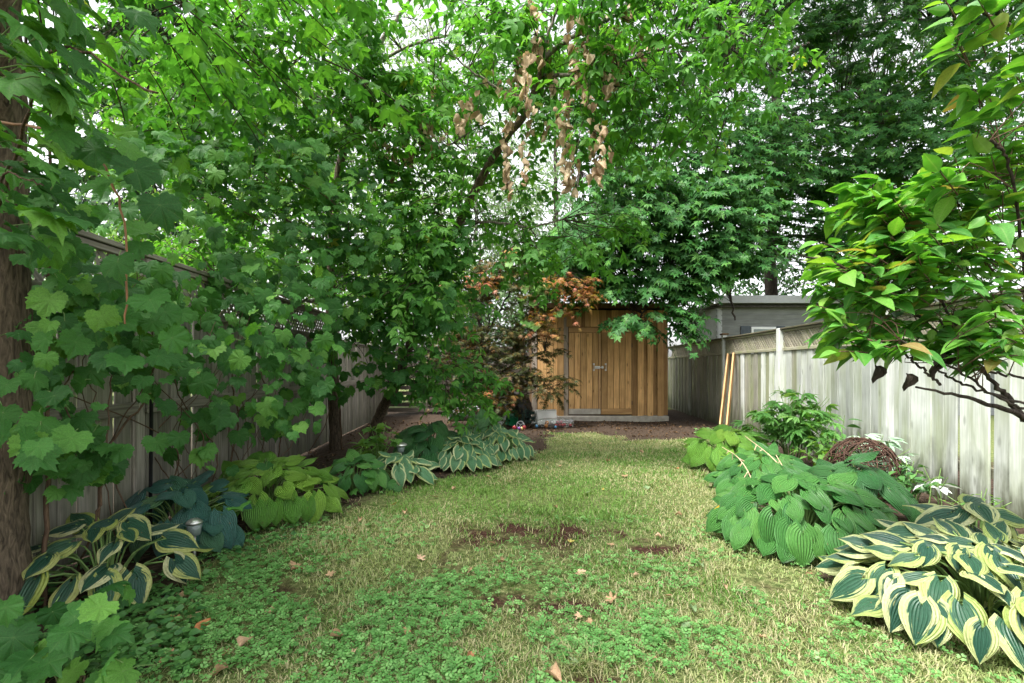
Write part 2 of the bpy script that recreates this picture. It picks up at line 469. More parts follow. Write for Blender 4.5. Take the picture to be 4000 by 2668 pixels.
M["bark"] = bark_mat("bark", (0.03, 0.023, 0.016), (0.17, 0.13, 0.09), 1.6)
M['bark_grey'] = bark_mat('grey_bark', (0.10, 0.09, 0.07), (0.26, 0.24, 0.19))
M['bark_dark'] = bark_mat('dark_bark', (0.02, 0.016, 0.012), (0.075, 0.06, 0.048))
M['bark_far'] = bark_mat('far_bark', (0.12, 0.11, 0.10), (0.28, 0.27, 0.25))
M['vine'] = bark_mat('vine_stem', (0.07, 0.045, 0.03), (0.17, 0.11, 0.07), 2)
M['cane'] = plain('young_cane', (0.30, 0.14, 0.06), 0.5, 0.4)
M['ball_twig'] = plain('ball_twig', (0.06, 0.030, 0.019), 0.7, 0.3, noise=.5)
M['twig'] = plain('twig', (0.045, 0.03, 0.022), 0.8, 0.2)

M['cedar'] = wood_mat('cedar_board', (0.45, 0.25, 0.10), (0.74, 0.46, 0.20), knots=0.7, var=0.36)
M['cedar_grey'] = wood_mat('weathered_cedar_post', (0.26, 0.20, 0.15), (0.44, 0.38, 0.31), knots=0.4, rot=0.0)
M['cedar_dark'] = wood_mat('dark_cedar_post', (0.085, 0.045, 0.02), (0.19, 0.11, 0.05), knots=0.4)
M['cedar_mid'] = wood_mat('aged_cedar_board', (0.27, 0.145, 0.058), (0.48, 0.285, 0.12), knots=0.5, var=0.3)
M['cedar_rail'] = wood_mat('cedar_rail', (0.42, 0.23, 0.095), (0.66, 0.41, 0.18), axis='X', knots=0.5, var=0.3)
M['plank'] = wood_mat('fresh_plank', (0.46, 0.26, 0.11), (0.66, 0.42, 0.21), knots=0.5, var=0.15)
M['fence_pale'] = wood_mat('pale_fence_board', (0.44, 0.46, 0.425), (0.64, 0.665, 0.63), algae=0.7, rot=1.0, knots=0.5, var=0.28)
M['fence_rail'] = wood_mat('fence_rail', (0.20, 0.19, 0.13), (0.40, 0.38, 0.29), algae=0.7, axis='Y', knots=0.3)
M['fence_far_shaded'] = wood_mat('shaded_mossy_fence_board', (0.17, 0.165, 0.13), (0.36, 0.35, 0.29), algae=0.7, rot=0.9, knots=0.6, var=0.45)  # far boards: maple's shade mixed into the darker base colour, besides the algae
M['fence_cap'] = wood_mat('dark_cap_rail', (0.05, 0.045, 0.03), (0.13, 0.115, 0.08), algae=0.4, axis='Y', knots=0.2)
M['fence_lattice'] = wood_mat('lattice_slat', (0.16, 0.145, 0.10), (0.36, 0.33, 0.26), algae=0.5, knots=0, var=0.3)
M['fence_grey'] = wood_mat('grey_fence_board', (0.20, 0.185, 0.155), (0.40, 0.37, 0.32), algae=0.25, rot=0.5, knots=0.5, var=0.35)
M['fence_grey_rail'] = wood_mat('grey_fence_rail', (0.18, 0.16, 0.13), (0.36, 0.33, 0.28), axis='Y', knots=0.3)
M['slat'] = wood_mat('back_fence_slat', (0.05, 0.042, 0.032), (0.12, 0.10, 0.08), axis='X', knots=0.3)
M['concrete'] = plain('concrete', (0.38, 0.35, 0.30), 0.9, 0.2, noise=0.2, scale=9)
M['roofing'] = plain('roofing', (0.07, 0.065, 0.06), 0.9, 0.2, noise=0.4)
M['steel'] = plain('galvanised_steel', (0.62, 0.62, 0.60), 0.35, 0.5, metal=0.9)
M['siding'] = wood_mat('grey_siding', (0.17, 0.18, 0.18), (0.235, 0.245, 0.245), knots=0, axis='X', var=0.10, rough=0.55)
M['trim'] = plain('grey_trim', (0.36, 0.375, 0.39), 0.5, 0.4, noise=0.06)
M['shutter'] = plain('slate_shutter', (0.045, 0.06, 0.075), 0.5, 0.4, noise=0.1)
M['window_frame'] = plain('window_frame', (0.70, 0.72, 0.72), 0.5, 0.4, noise=0.05)
M['glass'] = plain('window_glass', (0.16, 0.20, 0.19), 0.06, 0.6, noise=0.1)
M['black'] = plain('black_metal', (0.012, 0.012, 0.014), 0.5, 0.4)
M['black_plastic'] = plain('black_plastic', (0.008, 0.008, 0.010), 0.38, 0.5)
M['red'] = plain('red_paint', (0.50, 0.03, 0.045), 0.5, 0.4)
M['white_card'] = plain('white_card', (0.80, 0.79, 0.74), 0.7, 0.3, noise=0.08, scale=6)
M['white_plastic'] = plain('white_plastic', (0.62, 0.63, 0.62), 0.45, 0.4, noise=0.08)
M['pipe_grey'] = plain('pipe_grey', (0.30, 0.31, 0.31), 0.5, 0.4, noise=0.2)
M['green_plastic'] = plain('green_plastic', (0.012, 0.15, 0.06), 0.2, 0.6, noise=0.1)
M['tinsel'] = plain('tinsel', (0.03, 0.11, 0.085), 0.45, 0.5, noise=0.5)
M['straw'] = plain('dry_stalk', (0.50, 0.38, 0.24), 0.8, 0.2)


def clear_mat():
    m, n, l, out = new_mat('clear_plastic')
    g = n.new('ShaderNodeBsdfGlossy'); g.inputs['Roughness'].default_value = 0.12
    d = n.new('ShaderNodeBsdfDiffuse'); d.inputs['Color'].default_value = (0.75, 0.76, 0.75, 1)
    t = n.new('ShaderNodeBsdfTransparent'); t.inputs['Color'].default_value = (0.93, 0.94, 0.93, 1)
    fr = n.new('ShaderNodeLayerWeight'); fr.inputs['Blend'].default_value = 0.25
    a = n.new('ShaderNodeMixShader'); a.inputs[0].default_value = 0.5
    l.new(g.outputs[0], a.inputs[1]); l.new(d.outputs[0], a.inputs[2])
    b = n.new('ShaderNodeMixShader')
    l.new(math_node(n, l, 'ADD', math_node(n, l, 'MULTIPLY', fr.outputs['Facing'], 0.55), 0.12), b.inputs[0])
    l.new(t.outputs[0], b.inputs[1]); l.new(a.outputs[0], b.inputs[2])
    l.new(b.outputs[0], out.inputs[0])
    return m


M['clear'] = clear_mat()


# ------------------------------------------------------------------ leaf templates: (verts, tris, uv, vein)
def fan_leaf(outline, size=1.0, vein_idx=(), cup=0.0, droop=0.0, fold=0.0, mid=0.55, rnd=0.0, rng=None):
    """lobed leaf: stalk joint at the origin, tip towards +y; an inner ring lets the blade fold along its veins"""
    o = np.asarray(outline, float)
    n = len(o)
    if rnd: o = o * (1 + rng.normal(0, rnd, (n, 1)))
    inner = o * mid
    v2 = np.vstack([[[0, 0]], inner, o])
    r = np.linalg.norm(v2, axis=1)
    vein = np.zeros(len(v2)); vein[0] = 1
    for k in vein_idx: vein[1 + k] = 1; vein[1 + n + k] = 1
    z = cup * r ** 2 - droop * np.clip(v2[:, 1], 0, None) ** 2 + fold * (1 - vein) * np.minimum(r, 0.5)
    if rnd: z = z + rng.normal(0, rnd * 0.35, len(z))
    v = np.column_stack([v2, z]) * size
    i = np.arange(n); j = (i + 1) % n
    f = np.vstack([np.column_stack([np.zeros(n, int), 1 + j, 1 + i]),
                   np.column_stack([1 + i, 1 + j, 1 + n + j]),
                   np.column_stack([1 + i, 1 + n + j, 1 + n + i])])
    f = f[:, ::-1]
    return v, f, v2, vein


def polar(ps):
    return [(r * math.sin(R(a)), r * math.cos(R(a))) for a, r in ps]


def mirror(ps):
    """outline given for the right half from the tip (0) to the stalk notch, mirrored to a closed ring"""
    return ps + [(360 - a, r) for a, r in reversed(ps) if 0 < a < 180]


GR = []
for _k, _a in enumerate(range(0, 172, 8)):
    _r = np.interp(_a, [0, 12, 26, 40, 52, 64, 80, 100, 125, 150, 164, 172], [.84, .70, .60, .66, .74, .64, .60, .64, .60, .54, .42, .18])
    GR.append((_a, float(_r + (.035 if _k % 2 == 0 else -.035) * (_a < 160))))
GR_M = mirror(GR)
NW = [(0, 0.86), (9, 0.56), (14, 0.58), (26, 0.34), (38, 0.60), (50, 0.82), (60, 0.56), (66, 0.56), (80, 0.34), (92, 0.46), (104, 0.60), (122, 0.36), (150, 0.22), (176, 0.05)]
NW_M = mirror(NW)
NW_LOW = mirror([(0, 0.86), (26, 0.36), (50, 0.82), (80, 0.36), (104, 0.58), (150, 0.22)])
JM = []
for a, r in [(0, 1.0), (32, 0.90), (62, 0.72), (95, 0.5)]:
    if a == 0: JM += [(0, r), (7, 0.5), (16, 0.20)]
    else: JM += [(a - 8, 0.5 * r / 0.9), (a, r), (a + 8, 0.45 * r / 0.9), (a + 15, 0.18)]
JM_M = mirror(JM + [(172, 0.06)])


def ovate(w=0.42, n=6, fold=0.12, droop=0.25, size=1.0, wav=0.0, rng=None, tip=1.0):
    """pointed leaf with a keel: stalk at the origin, length 1"""
    u = np.linspace(0, 1, n + 1)
    wd = w * np.sin(np.pi * u ** 0.72) ** 0.9 * (1 - 0.25 * u ** 3)
    wd[0] = 0.02; wd[-1] = 0.004
    v, uv, vein = [], [], []
    for a, b in zip(u, wd):
        for s in (-1, 0, 1):
            z = fold * abs(s) * b - droop * a * a + (wav * rng.normal() if (wav and s) else 0)
            v.append((s * b, a, z)); uv.append((a, s)); vein.append(1.0 if s == 0 else 0.0)
    f = []
    for i in range(n):
        for k in (0, 1):
            a = i * 3 + k
            f += [(a, a + 1, a + 4), (a, a + 4, a + 3)]
    return np.array(v) * size, np.array(f), np.array(uv), np.array(vein)


def combine(tpls):
    v, f, uv, ve, o = [], [], [], [], 0
    for a in tpls:
        v.append(a[0]); f.append(a[1] + o); uv.append(a[2]); ve.append(a[3]); o += len(a[0])
    return np.vstack(v), np.vstack(f), np.vstack(uv), np.concatenate(ve)


def xf(t, ang=0, tilt=0, off=(0, 0, 0), s=1.0):
    m = Matrix.Rotation(-R(ang), 3, 'Z') @ Matrix.Rotation(R(tilt), 3, 'X')
    return (t[0] * s) @ np.array(m).T + np.array(off), t[1], t[2], t[3]


def compound(rng, nlf=5, w=0.25, n=4):
    """box-elder leaf: a thin stalk with three to five pointed leaflets"""
    parts = []
    lay = {3: [(0, 0.42), (62, 0.38), (-62, 0.38)], 5: [(0, 0.62), (48, 0.58), (-48, 0.58), (66, 0.30), (-66, 0.30)]}[nlf]
    for a, y in lay:
        lf = ovate(w * rng.uniform(0.85, 1.2), n, fold=0.25, droop=rng.uniform(0.1, 0.45))
        parts.append(xf(lf, a + rng.normal(0, 8), rng.uniform(-22, 8), (0, y, 0), rng.uniform(0.42, 0.55)))
    st = (np.array([(-0.008, 0, 0), (0.008, 0, 0), (0.005, 0.65, 0), (-0.005, 0.65, 0)]), np.array([(0, 1, 2), (0, 2, 3)]), np.zeros((4, 2)), np.ones(4))
    return combine(parts + [st])


def hosta_leaf(rng, w=0.40, nu=11, nv=8, arch=0.35, cup=0.16, wave=0.02, twist=0.0):
    """heart-shaped ribbed leaf, stalk at the origin, length 1"""
    us = np.linspace(0, 1, nu + 1) ** 1.05
    vs = np.linspace(-1, 1, nv + 1)
    ph = rng.uniform(0, 6.28)
    V, U = [], []
    for u in us:
        wd = w * (np.sin(np.pi * min(u * 0.98 + 0.02, 1) ** 0.62)) ** 0.85 * (1 - 0.12 * u)
        if u > 0.8: wd *= 1 - 0.35 * ((u - 0.8) / 0.2)
        for v in vs:
            x = wd * v
            y = u - 0.30 * abs(v) ** 1.3 * (1 - u) ** 3.0
            z = cup * (abs(v) ** 1.6) * wd / w - arch * u ** 2.0 - 0.16 * abs(v) ** 3 * (wd / w) + wave * math.sin(9 * u + ph + (2.0 if v > 0 else 0)) * abs(v) ** 2
            z += -0.045 * math.exp(-((v / 0.16) ** 2)) * (1 - u)
            V.append((x + twist * u * u, y, z)); U.append((u, v))
    f = []
    m = nv + 1
    for i in range(nu):
        for k in range(nv):
            a = i * m + k
            f += [(a, a + 1, a + m + 1), (a, a + m + 1, a + m)]
    return np.array(V), np.array(f), np.array(U), np.zeros(len(V))


def frames(A, Nn):
    y = nrm(A); z = nrm(Nn - (Nn * y).sum(-1, keepdims=True) * y); x = np.cross(y, z)
    return np.stack([x, y, z], -1)      # columns


def scatter_mesh(name, tpls, P, A, Nn, S, mat, smooth=False, tint=None):
    """one mesh from many copies of the leaf templates"""
    P = np.asarray(P, float)
    Fm = frames(np.asarray(A, float), np.asarray(Nn, float)) * np.asarray(S, float)[:, None, None]
    tv = RNG.random(len(P)) if tint is None else np.asarray(tint)
    which = RNG.integers(0, len(tpls), len(P))
    vs, fs, ts, us, ws, o = [], [], [], [], [], 0
    for k, t in enumerate(tpls):
        i = np.nonzero(which == k)[0]
        if not len(i): continue
        v = np.einsum('nij,mj->nmi', Fm[i], t[0]) + P[i][:, None]
        nv = len(t[0])
        f = t[1][None] + (np.arange(len(i)) * nv)[:, None, None] + o
        vs.append(v.reshape(-1, 3)); fs.append(f.reshape(-1, 3))
        ts.append(np.repeat(tv[i], nv)); us.append(np.tile(t[2], (len(i), 1))); ws.append(np.tile(t[3], len(i)))
        o += len(i) * nv
    return mk(name, np.concatenate(vs), np.concatenate(fs), mat, smooth, np.concatenate(ts), np.concatenate(ws), np.concatenate(us))


def tpl_meshes(name, tpls, mat, smooth=False):
    return [mk(name, t[0], t[1], mat, smooth, None, t[3], t[2]) for t in tpls]


def in_view(P, pad=30):
    d = P[:, 1]
    px = 512 + P[:, 0] / np.maximum(d, .1) * F; py = HZ - (P[:, 2] - CAM_Z) / np.maximum(d, .1) * F
    return (d > 0.3) & (px > -pad) & (px < 1024 + pad) & (py > -pad) & (py < 683 + pad)


def put_leaves(parent, tpls, P, A, Nn, S, mat, indiv=300, name='leaf', smooth=False, mass='foliage', front=None):
    """the leaves that show largest become objects of their own, the rest one mass"""
    P, A, Nn, S = (np.asarray(x, float) for x in (P, A, Nn, S))
    base = np.array(parent.location)
    score = S / np.maximum(np.linalg.norm(P - np.array([0, 0, CAM_Z]), axis=1), 0.2) * in_view(P)
    if front is not None: score = score * front
    order = np.argsort(-score)
    solo = order[:indiv]; solo = solo[score[solo] > 0]
    rest = np.setdiff1d(np.arange(len(P)), solo)
    mes = tpl_meshes(name, tpls, mat, smooth)
    Fm = frames(A, Nn)
    for i in solo:
        o = bpy.data.objects.new(name, mes[int(RNG.integers(0, len(mes)))])
        COL.objects.link(o)
        o.parent = parent
        m = np.eye(4); m[:3, :3] = Fm[i] * S[i]; m[:3, 3] = P[i] - base
        o.matrix_basis = Matrix(m.tolist())
    if len(rest):
        o = link(mass, scatter_mesh(mass, tpls, P[rest] - base, A[rest], Nn[rest], S[rest], mat, smooth), parent)
        o['kind'] = 'stuff'


def part_tubes(name, tubes, mat, parent, kind=None):
    v, f = join(tubes)
    o = link(name, mk(name, v - np.array(parent.location), f, mat, True), parent)
    if kind: o['kind'] = kind
    return o


def blob(px, py, d, rx, ry, rd, n, shell=0.35):
    """n points inside an ellipsoid whose size is given in picture pixels at its own distance"""
    c = at(px, py, d)
    r = np.array([rx / F * d, rd, ry / F * d])
    u = nrm(RNG.normal(size=(n, 3)))
    rad = (shell + (1 - shell) * RNG.random((n, 1))) ** 0.6
    return c + u * rad * r, np.repeat(c[None], n, 0)


def sprays(start, direc, length, k, leaf, spread=55, droop=0.35, up=1.0, jit=0.35, sag=0.25, pet=0.4, out_bias=0.0, svar=0.2):
    """twigs with leaves to the left and right: returns leaf arrays and the twig lines"""
    n = len(start)
    t = np.linspace(0.12, 1.0, k)[None, :, None]
    direc = nrm(direc)
    L = np.asarray(length).reshape(n, 1, 1)
    down = np.array([0, 0, -1.0])
    p = start[:, None] + direc[:, None] * L * t + down * sag * L * t ** 2
    side = nrm(np.cross(direc, [0, 0, 1.0]) + RNG.normal(0, 0.15, (n, 3)))[:, None]
    sg = np.where(np.arange(k) % 2 == 0, 1.0, -1.0)[None, :, None]
    sg = np.where(np.arange(k) == k - 1, 0.1, sg.ravel())[None, :, None]
    an = np.radians(spread) * (1 + RNG.normal(0, 0.25, (n, k, 1)))
    A = direc[:, None] * np.cos(an) + side * sg * np.sin(an) + down * droop * (0.4 + RNG.random((n, k, 1)))
    A = nrm(A + RNG.normal(0, 0.12, A.shape))
    Nn = np.array([0, 0, up]) + RNG.normal(0, jit, A.shape) + direc[:, None] * out_bias
    S = leaf * np.clip(np.exp(RNG.normal(0, svar, (n, k))), .55, 1.32) * (1 - 0.25 * t[..., 0])
    P = p + A * pet * S[..., None]
    tl = np.linspace(0, 1, 5)[None, :, None]
    tw = start[:, None] + direc[:, None] * L * tl + down * sag * L * tl ** 2
    return P.reshape(-1, 3), A.reshape(-1, 3), Nn.reshape(-1, 3), S.ravel(), tw


def connect(starts, limbpts, r=0.006, frac=1.0, sag=0.0):
    """thin branches from the nearest limb point to each spray"""
    tb = []
    for s in starts:
        if RNG.random() > frac: continue
        d = np.linalg.norm(limbpts - s, axis=1) + 0.6 * np.clip(limbpts[:, 2] - s[2], 0, None)
        q = limbpts[np.argmin(d)]
        mid = (s + q) / 2 + RNG.normal(0, 0.06, 3) + np.array([0, 0, 0.08 * np.linalg.norm(s - q)])
        pp = smooth_line([q, mid, s], 7)
        tb.append(tube(pp, np.linspace(r * (1 + 0.5 * np.linalg.norm(s - q)), r * 0.6, 7), 4))
    return tb


# ================================================================== GROUND
LAWN = [gnd(*p) for p in [(60, 700), (105, 683), (131, 605), (183, 566), (262, 536), (345, 506), (430, 483), (528, 461), (545, 433), (600, 433), (640, 440)]]
LAWN += [gnd(*p) for p in [(690, 441), (735, 440), (722, 455), (722, 475), (745, 515), (790, 560), (890, 610), (990, 645), (1100, 685)]]
LAWN += [np.array([3.0, 1.2]), np.array([-2.0, 1.2])]
LAWN = np.array(LAWN)
DIRT = [(gnd(535, 535), 0.62, 0.34), (gnd(500, 598), 0.22, 0.10), (gnd(560, 606), 0.28, 0.10), (gnd(655, 552), 0.25, 0.10), (gnd(283, 592), 0.18, 0.10), (gnd(590, 680), 0.14, 0.05)]
DRY = [(gnd(418, 585), 0.14, 0.12), (gnd(300, 565), 0.30, 0.2), (gnd(440, 500), 0.8, 0.8), (gnd(560, 500), 1.1, 0.7), (gnd(200, 650), 0.3, 0.15), (gnd(620, 520), 0.5, 0.3), (gnd(700, 600), 0.3, 0.15)]


def poly_dist(x, y, poly):
    """signed distance to a polygon, positive inside"""
    x = np.asarray(x); y = np.asarray(y)
    ins = np.zeros(x.shape, bool); best = np.full(x.shape, 1e9)
    n = len(poly)
    for i in range(n):
        ax, ay = poly[i]; bx, by = poly[(i + 1) % n]
        c = ((ay > y) != (by > y)) & (x < (bx - ax) * (y - ay) / (by - ay + 1e-12) + ax)
        ins ^= c
        t = np.clip(((x - ax) * (bx - ax) + (y - ay) * (by - ay)) / ((bx - ax) ** 2 + (by - ay) ** 2 + 1e-12), 0, 1)
        best = np.minimum(best, np.hypot(x - ax - t * (bx - ax), y - ay - t * (by - ay)))
    return np.where(ins, best, -best)


def gauss(x, y, lst):
    g = np.zeros(np.shape(x))
    for (c, sx, sy) in lst:
        g = np.maximum(g, np.exp(-((x - c[0]) / sx) ** 2 - ((y - c[1]) / sy) ** 2))
    return g


def value_noise(x, y, s, seed):
    g = np.random.default_rng(seed).random((64, 64))
    u, v = np.asarray(x) * s + 500.0, np.asarray(y) * s + 500.0
    i, j = np.floor(u).astype(int), np.floor(v).astype(int); a, b = u - i, v - j
    a, b = a * a * (3 - 2 * a), b * b * (3 - 2 * b)
    q = lambda m, k: g[m % 64, k % 64]
    return q(i, j) * (1 - a) * (1 - b) + q(i + 1, j) * a * (1 - b) + q(i, j + 1) * (1 - a) * b + q(i + 1, j + 1) * a * b


def dirt_field(x, y):
    g = gauss(x, y, DIRT)
    nz = value_noise(x, y, 5.0, 71) * .5 + value_noise(x, y, 11.0, 72) * .3 + value_noise(x, y, 2.0, 73) * .2
    return np.clip(g * 1.0 * (0.15 + 1.4 * nz) + np.clip(nz - .54, 0, 1) * 1.9 * np.clip((4.4 - y) / 1.0, 0, 1), 0, 1)


def gh(x, y):
    """height of the ground"""
    h = 0.012 * np.sin(2.1 * x + 0.7 * y) * np.sin(1.7 * y - 0.6 * x) + 0.008 * np.sin(5.3 * x + 1) * np.sin(4.7 * y)
    return h * np.clip((40 - np.hypot(x, y)) / 20, 0, 1)


def lawn_dist(x, y):
    return poly_dist(x, y, LAWN) + .45 * (value_noise(x, y, 1.6, 81) - .5) + .35 * (value_noise(x, y, 4.5, 82) - .5)


def ground_material():
    m, n, l, out = new_mat('garden_ground')
    geo = N(n, 'ShaderNodeNewGeometry')

    def noise(s, d=5):
        x = N(n, 'ShaderNodeTexNoise'); x.inputs['Scale'].default_value = s; x.inputs['Detail'].default_value = d
        l.new(geo.outputs['Position'], x.inputs['Vector']); return x.outputs[0]
    _mixn = math_node(n, l, 'ADD', math_node(n, l, 'MULTIPLY', noise(30, 6), .5), math_node(n, l, 'MULTIPLY', noise(170, 4), .5))
    soil = ramp(n, [(0.3, (0.022, 0.016, 0.011)), (0.55, (0.060, 0.042, 0.030)), (0.75, (0.14, 0.10, 0.072))]); l.new(noise(26, 8), soil.inputs[0])
    turf = ramp(n, [(0.36, (0.035, 0.05, 0.014)), (0.5, (0.10, 0.13, 0.042)), (0.64, (0.26, 0.26, 0.12))]); l.new(_mixn, turf.inputs[0])
    mulch = ramp(n, [(0.3, (0.022, 0.011, 0.008)), (0.6, (0.058, 0.027, 0.019)), (0.72, (0.17, 0.11, 0.08))]); l.new(noise(60, 8), mulch.inputs[0])
    la = N(n, 'ShaderNodeAttribute', attribute_name='lawn')
    di = N(n, 'ShaderNodeAttribute', attribute_name='dirt')
    big = math_node(n, l, 'MULTIPLY', math_node(n, l, 'SUBTRACT', noise(9, 6), 0.5), 1.1)
    lm = ramp(n, [(0.35, (0, 0, 0)), (0.65, (1, 1, 1))]); l.new(math_node(n, l, 'ADD', la.outputs['Fac'], big), lm.inputs[0])
    dm = ramp(n, [(0.24, (0, 0, 0)), (0.74, (1, 1, 1))]); l.new(math_node(n, l, 'ADD', di.outputs['Fac'], big), dm.inputs[0])
    c = mixcol(n, l, lm.outputs[0], soil.outputs[0], turf.outputs[0])
    c = mixcol(n, l, dm.outputs[0], c, mulch.outputs[0])
    p = n.new('ShaderNodeBsdfPrincipled'); l.new(c, p.inputs['Base Color'])
    p.inputs['Roughness'].default_value = 0.95; p.inputs['Specular IOR Level'].default_value = 0.1
    bp = N(n, 'ShaderNodeBump'); bp.inputs['Strength'].default_value = 0.9; bp.inputs['Distance'].default_value = 0.02
    l.new(noise(48, 8), bp.inputs['Height']); l.new(bp.outputs[0], p.inputs['Normal'])
    l.new(p.outputs[0], out.inputs[0])
    return m


def build_ground():
    xs = np.concatenate([[-600, -200, -80, -40, -20, -10, -6], np.arange(-4.5, 5.6, 0.07), [7, 10, 20, 40, 80, 200, 600]])
    ys = np.concatenate([[-300, -100, -40, -15, -5, -1], np.arange(0.6, 13.5, 0.07), [15, 18, 24, 40, 80, 200, 600, 1500]])
    X, Y = np.meshgrid(xs, ys)
    v = np.stack([X, Y, gh(X, Y)], -1).reshape(-1, 3)
    nx, ny = len(xs), len(ys)
    i = (np.arange(ny - 1)[:, None] * nx + np.arange(nx - 1)[None]).ravel()
    f = np.column_stack([i, i + 1, i + nx + 1, i + nx])
    me = mk('ground', v, f, ground_material(), True)
    d = lawn_dist(v[:, 0], v[:, 1])
    lawn = np.clip(0.5 + d / 0.35, 0, 1)
    far = (v[:, 1] > 14) | (np.abs(v[:, 0]) > 6)
    lawn[far] = 1
    me.attributes.new('lawn', 'FLOAT', 'POINT').data.foreach_set('value', lawn.astype(np.float32))
    me.attributes.new('dirt', 'FLOAT', 'POINT').data.foreach_set('value', dirt_field(v[:, 0], v[:, 1]).astype(np.float32))
    tag(link('ground', me), kind='structure')


build_ground()

# ================================================================== WOODEN SHED
SY = 11.2


def shed():
    t = thing('wooden_shed', 'cedar board garden shed with double plank doors at the end of the lawn', 'shed', (2.03, SY, 0))
    bx, by = t.location.x, SY

    def X(z): return z * .0024575 - .5929          # from measured picture columns to metres
    def Z(z): return 3.2256 - z * .0024575
    # slab
    box('wall_lining', 3.10, 0.01, 2.4, (0.02, 0.035, 0.13), M['cedar_dark'], t)
    box('slab', 3.18, 2.4, 0.15, (0.0, 1.13, -0.03), M['concrete'], t, bev=0.02)
    z0, z1 = 0.13, 2.56
    wood = M['cedar']

    def vb(name, a, b, za, zb, y, mat=wood, th=0.022):
        return box(name, abs(X(b) - X(a)) - 0.009, th, zb - za, ((X(a) + X(b)) / 2 - bx, y, za), mat, t, (0, 0, RNG.normal(0, 0.001)))
    # front wall: boards and battens left of the doors
    vb('corner_post', 427, 479, 0.10, z1, 0.03, M['cedar_grey'], 0.09)
    for a, b, p in ((481, 571, 0), (571, 631, -0.004), (631, 672, 0.002), (670, 729, -0.024)):
        vb('wall_board', a, b, z0 - 0.02 * (p < -.01), z1, p)
    vb('door_post', 724, 772, 0.12, z1 - 0.01, 0.014, M['cedar_grey'], 0.06)
    vb('door_post', 1366, 1424, 0.12, z1 - 0.01, 0.014, M['cedar_mid'], 0.06)
    for a, b, p in ((1420, 1480, -0.034), (1478, 1514, 0.004), (1511, 1570, -0.034), (1568, 1608, 0.004), (1605, 1667, -0.034), (1665, 1711, 0.002)):
        vb('wall_board', a, b, z0 - 0.02 * (p < -.01), z1, p, wood if p < 0 else M['cedar_mid'])
    for a, b, p in ((752, 806, -0.026), (806, 841, 0.0), (840, 893, -0.026), (893, 926, 0.0), (925, 977, -0.024), (977, 1066, -0.014), (1067, 1126, -0.026), (1126, 1176, 0.0), (1175, 1242, -0.026), (1242, 1300, 0.0), (1298, 1366, -0.024)):
        vb('header_board', a, b, Z(427), z1, p, wood if p < 0 else M['cedar_mid'])
    # doors
    for side, (a, b), cols in (('l', (775, 1074), (775, 828, 885, 940, 997, 1053)), ('r', (1080, 1367), (1080, 1137, 1195, 1250, 1305, 1366))):
        ca = (X(a) + X(b)) / 2
        d = link('door', box_mesh(X(b) - X(a), 0.012, Z(433) - Z(1250), M['cedar_dark'], 0.002), t, (ca - bx, -0.002, Z(1250)))
        for p, q in zip(cols[:-1], cols[1:]):
            box('door_board', X(q) - X(p) - 0.009, 0.02, Z(484) - Z(1197), ((X(p) + X(q)) / 2 - ca, -0.018, Z(1197) - Z(1250)), wood, d)
        w = X(b) - X(a)
        box('top_rail', w, 0.028, Z(433) - Z(481), (0, -0.022, Z(481) - Z(1250)), M['cedar_rail'], d)
        box('bottom_rail', w, 0.028, Z(1198) - Z(1250), (0, -0.022, 0.0), M['cedar_rail'] if side == 'r' else M['concrete'], d)
        if side == 'l':
            box('cover_strip', X(1075) - X(1055), 0.02, Z(484) - Z(1197), (X(1065) - ca, -0.026, Z(1197) - Z(1250)), M['plank'], d)
        # pull handle
        hx = (X(1010) if side == 'l' else X(1122)) - ca
        hz = Z(838) - Z(1250)
        h = 0.155
        pts = [(hx, -0.03, hz + 0.01), (hx, -0.065, hz + 0.03), (hx, -0.068, hz + h / 2), (hx, -0.065, hz + h - 0.03), (hx, -0.03, hz + h - 0.01)]
        v, f = tube(smooth_line(pts, 12), 0.009, 6)
        ho = link('handle', mk('handle', v, f, M['steel'], True), d)
        for zz in (hz - 0.008, hz + h - 0.03):
            box('plate', 0.04, 0.006, 0.04, (hx, -0.031, zz), M['steel'], ho)
        if side == 'l':
            lt = box('bolt_latch', X(1068) - X(1020), 0.012, 0.065, (X(1044) - ca, -0.036, Z(822) - Z(1250)), M['steel'], d)
            v, f = tube(np.array([(-0.06, -0.02, 0.032), (0.14, -0.02, 0.032)]), 0.011, 8)
            link('bolt', mk('bolt', v, f, M['steel'], True), lt)
            box('knob', 0.016, 0.03, 0.016, (0.0, -0.026, 0.0), M['steel'], lt)
        else:
            box('bolt_keeper', 0.045, 0.024, 0.06, (X(1090) - ca, -0.042, Z(820) - Z(1250)), M['steel'], d)
        for zz in (0.22, 1.55):
            xx = (-w / 2 - 0.006) if side == 'l' else (w / 2 + 0.006)
            v, f = tube(np.array([(xx, -0.03, zz), (xx, -0.03, zz + 0.09)]), 0.008, 6)
            link('hinge', mk('hinge', v, f, M['black'], True), d)
    # side and back walls
    for xx in (-1.56, 1.56):
        for k in range(15):
            box('side_board', 0.02, 0.138, z1 - 0.14, (xx, 0.16 + k * 0.142, z0), wood if xx > 0 else M['cedar_dark'], t)
    box('back_wall', 3.1, 0.02, z1 - 0.14, (0, 2.31, z0), M['cedar_dark'], t)
    # roof: a shallow pitch towards the back
    roof = link('roof', box_mesh(3.30, 2.75, 0.04, M['roofing'], 0.004), t, (0.03, 1.06, 2.60), (R(-1.5), 0, 0))
    box('fascia', 3.3, 0.022, 0.115, (0, -1.39, -0.065), M['cedar_dark'], roof)
    for k in range(2):
        box('fascia', 0.022, 2.72, 0.10, ((-1.64, 1.64)[k], 0.0, -0.102), M['cedar_dark'], roof)
    return t


shed()

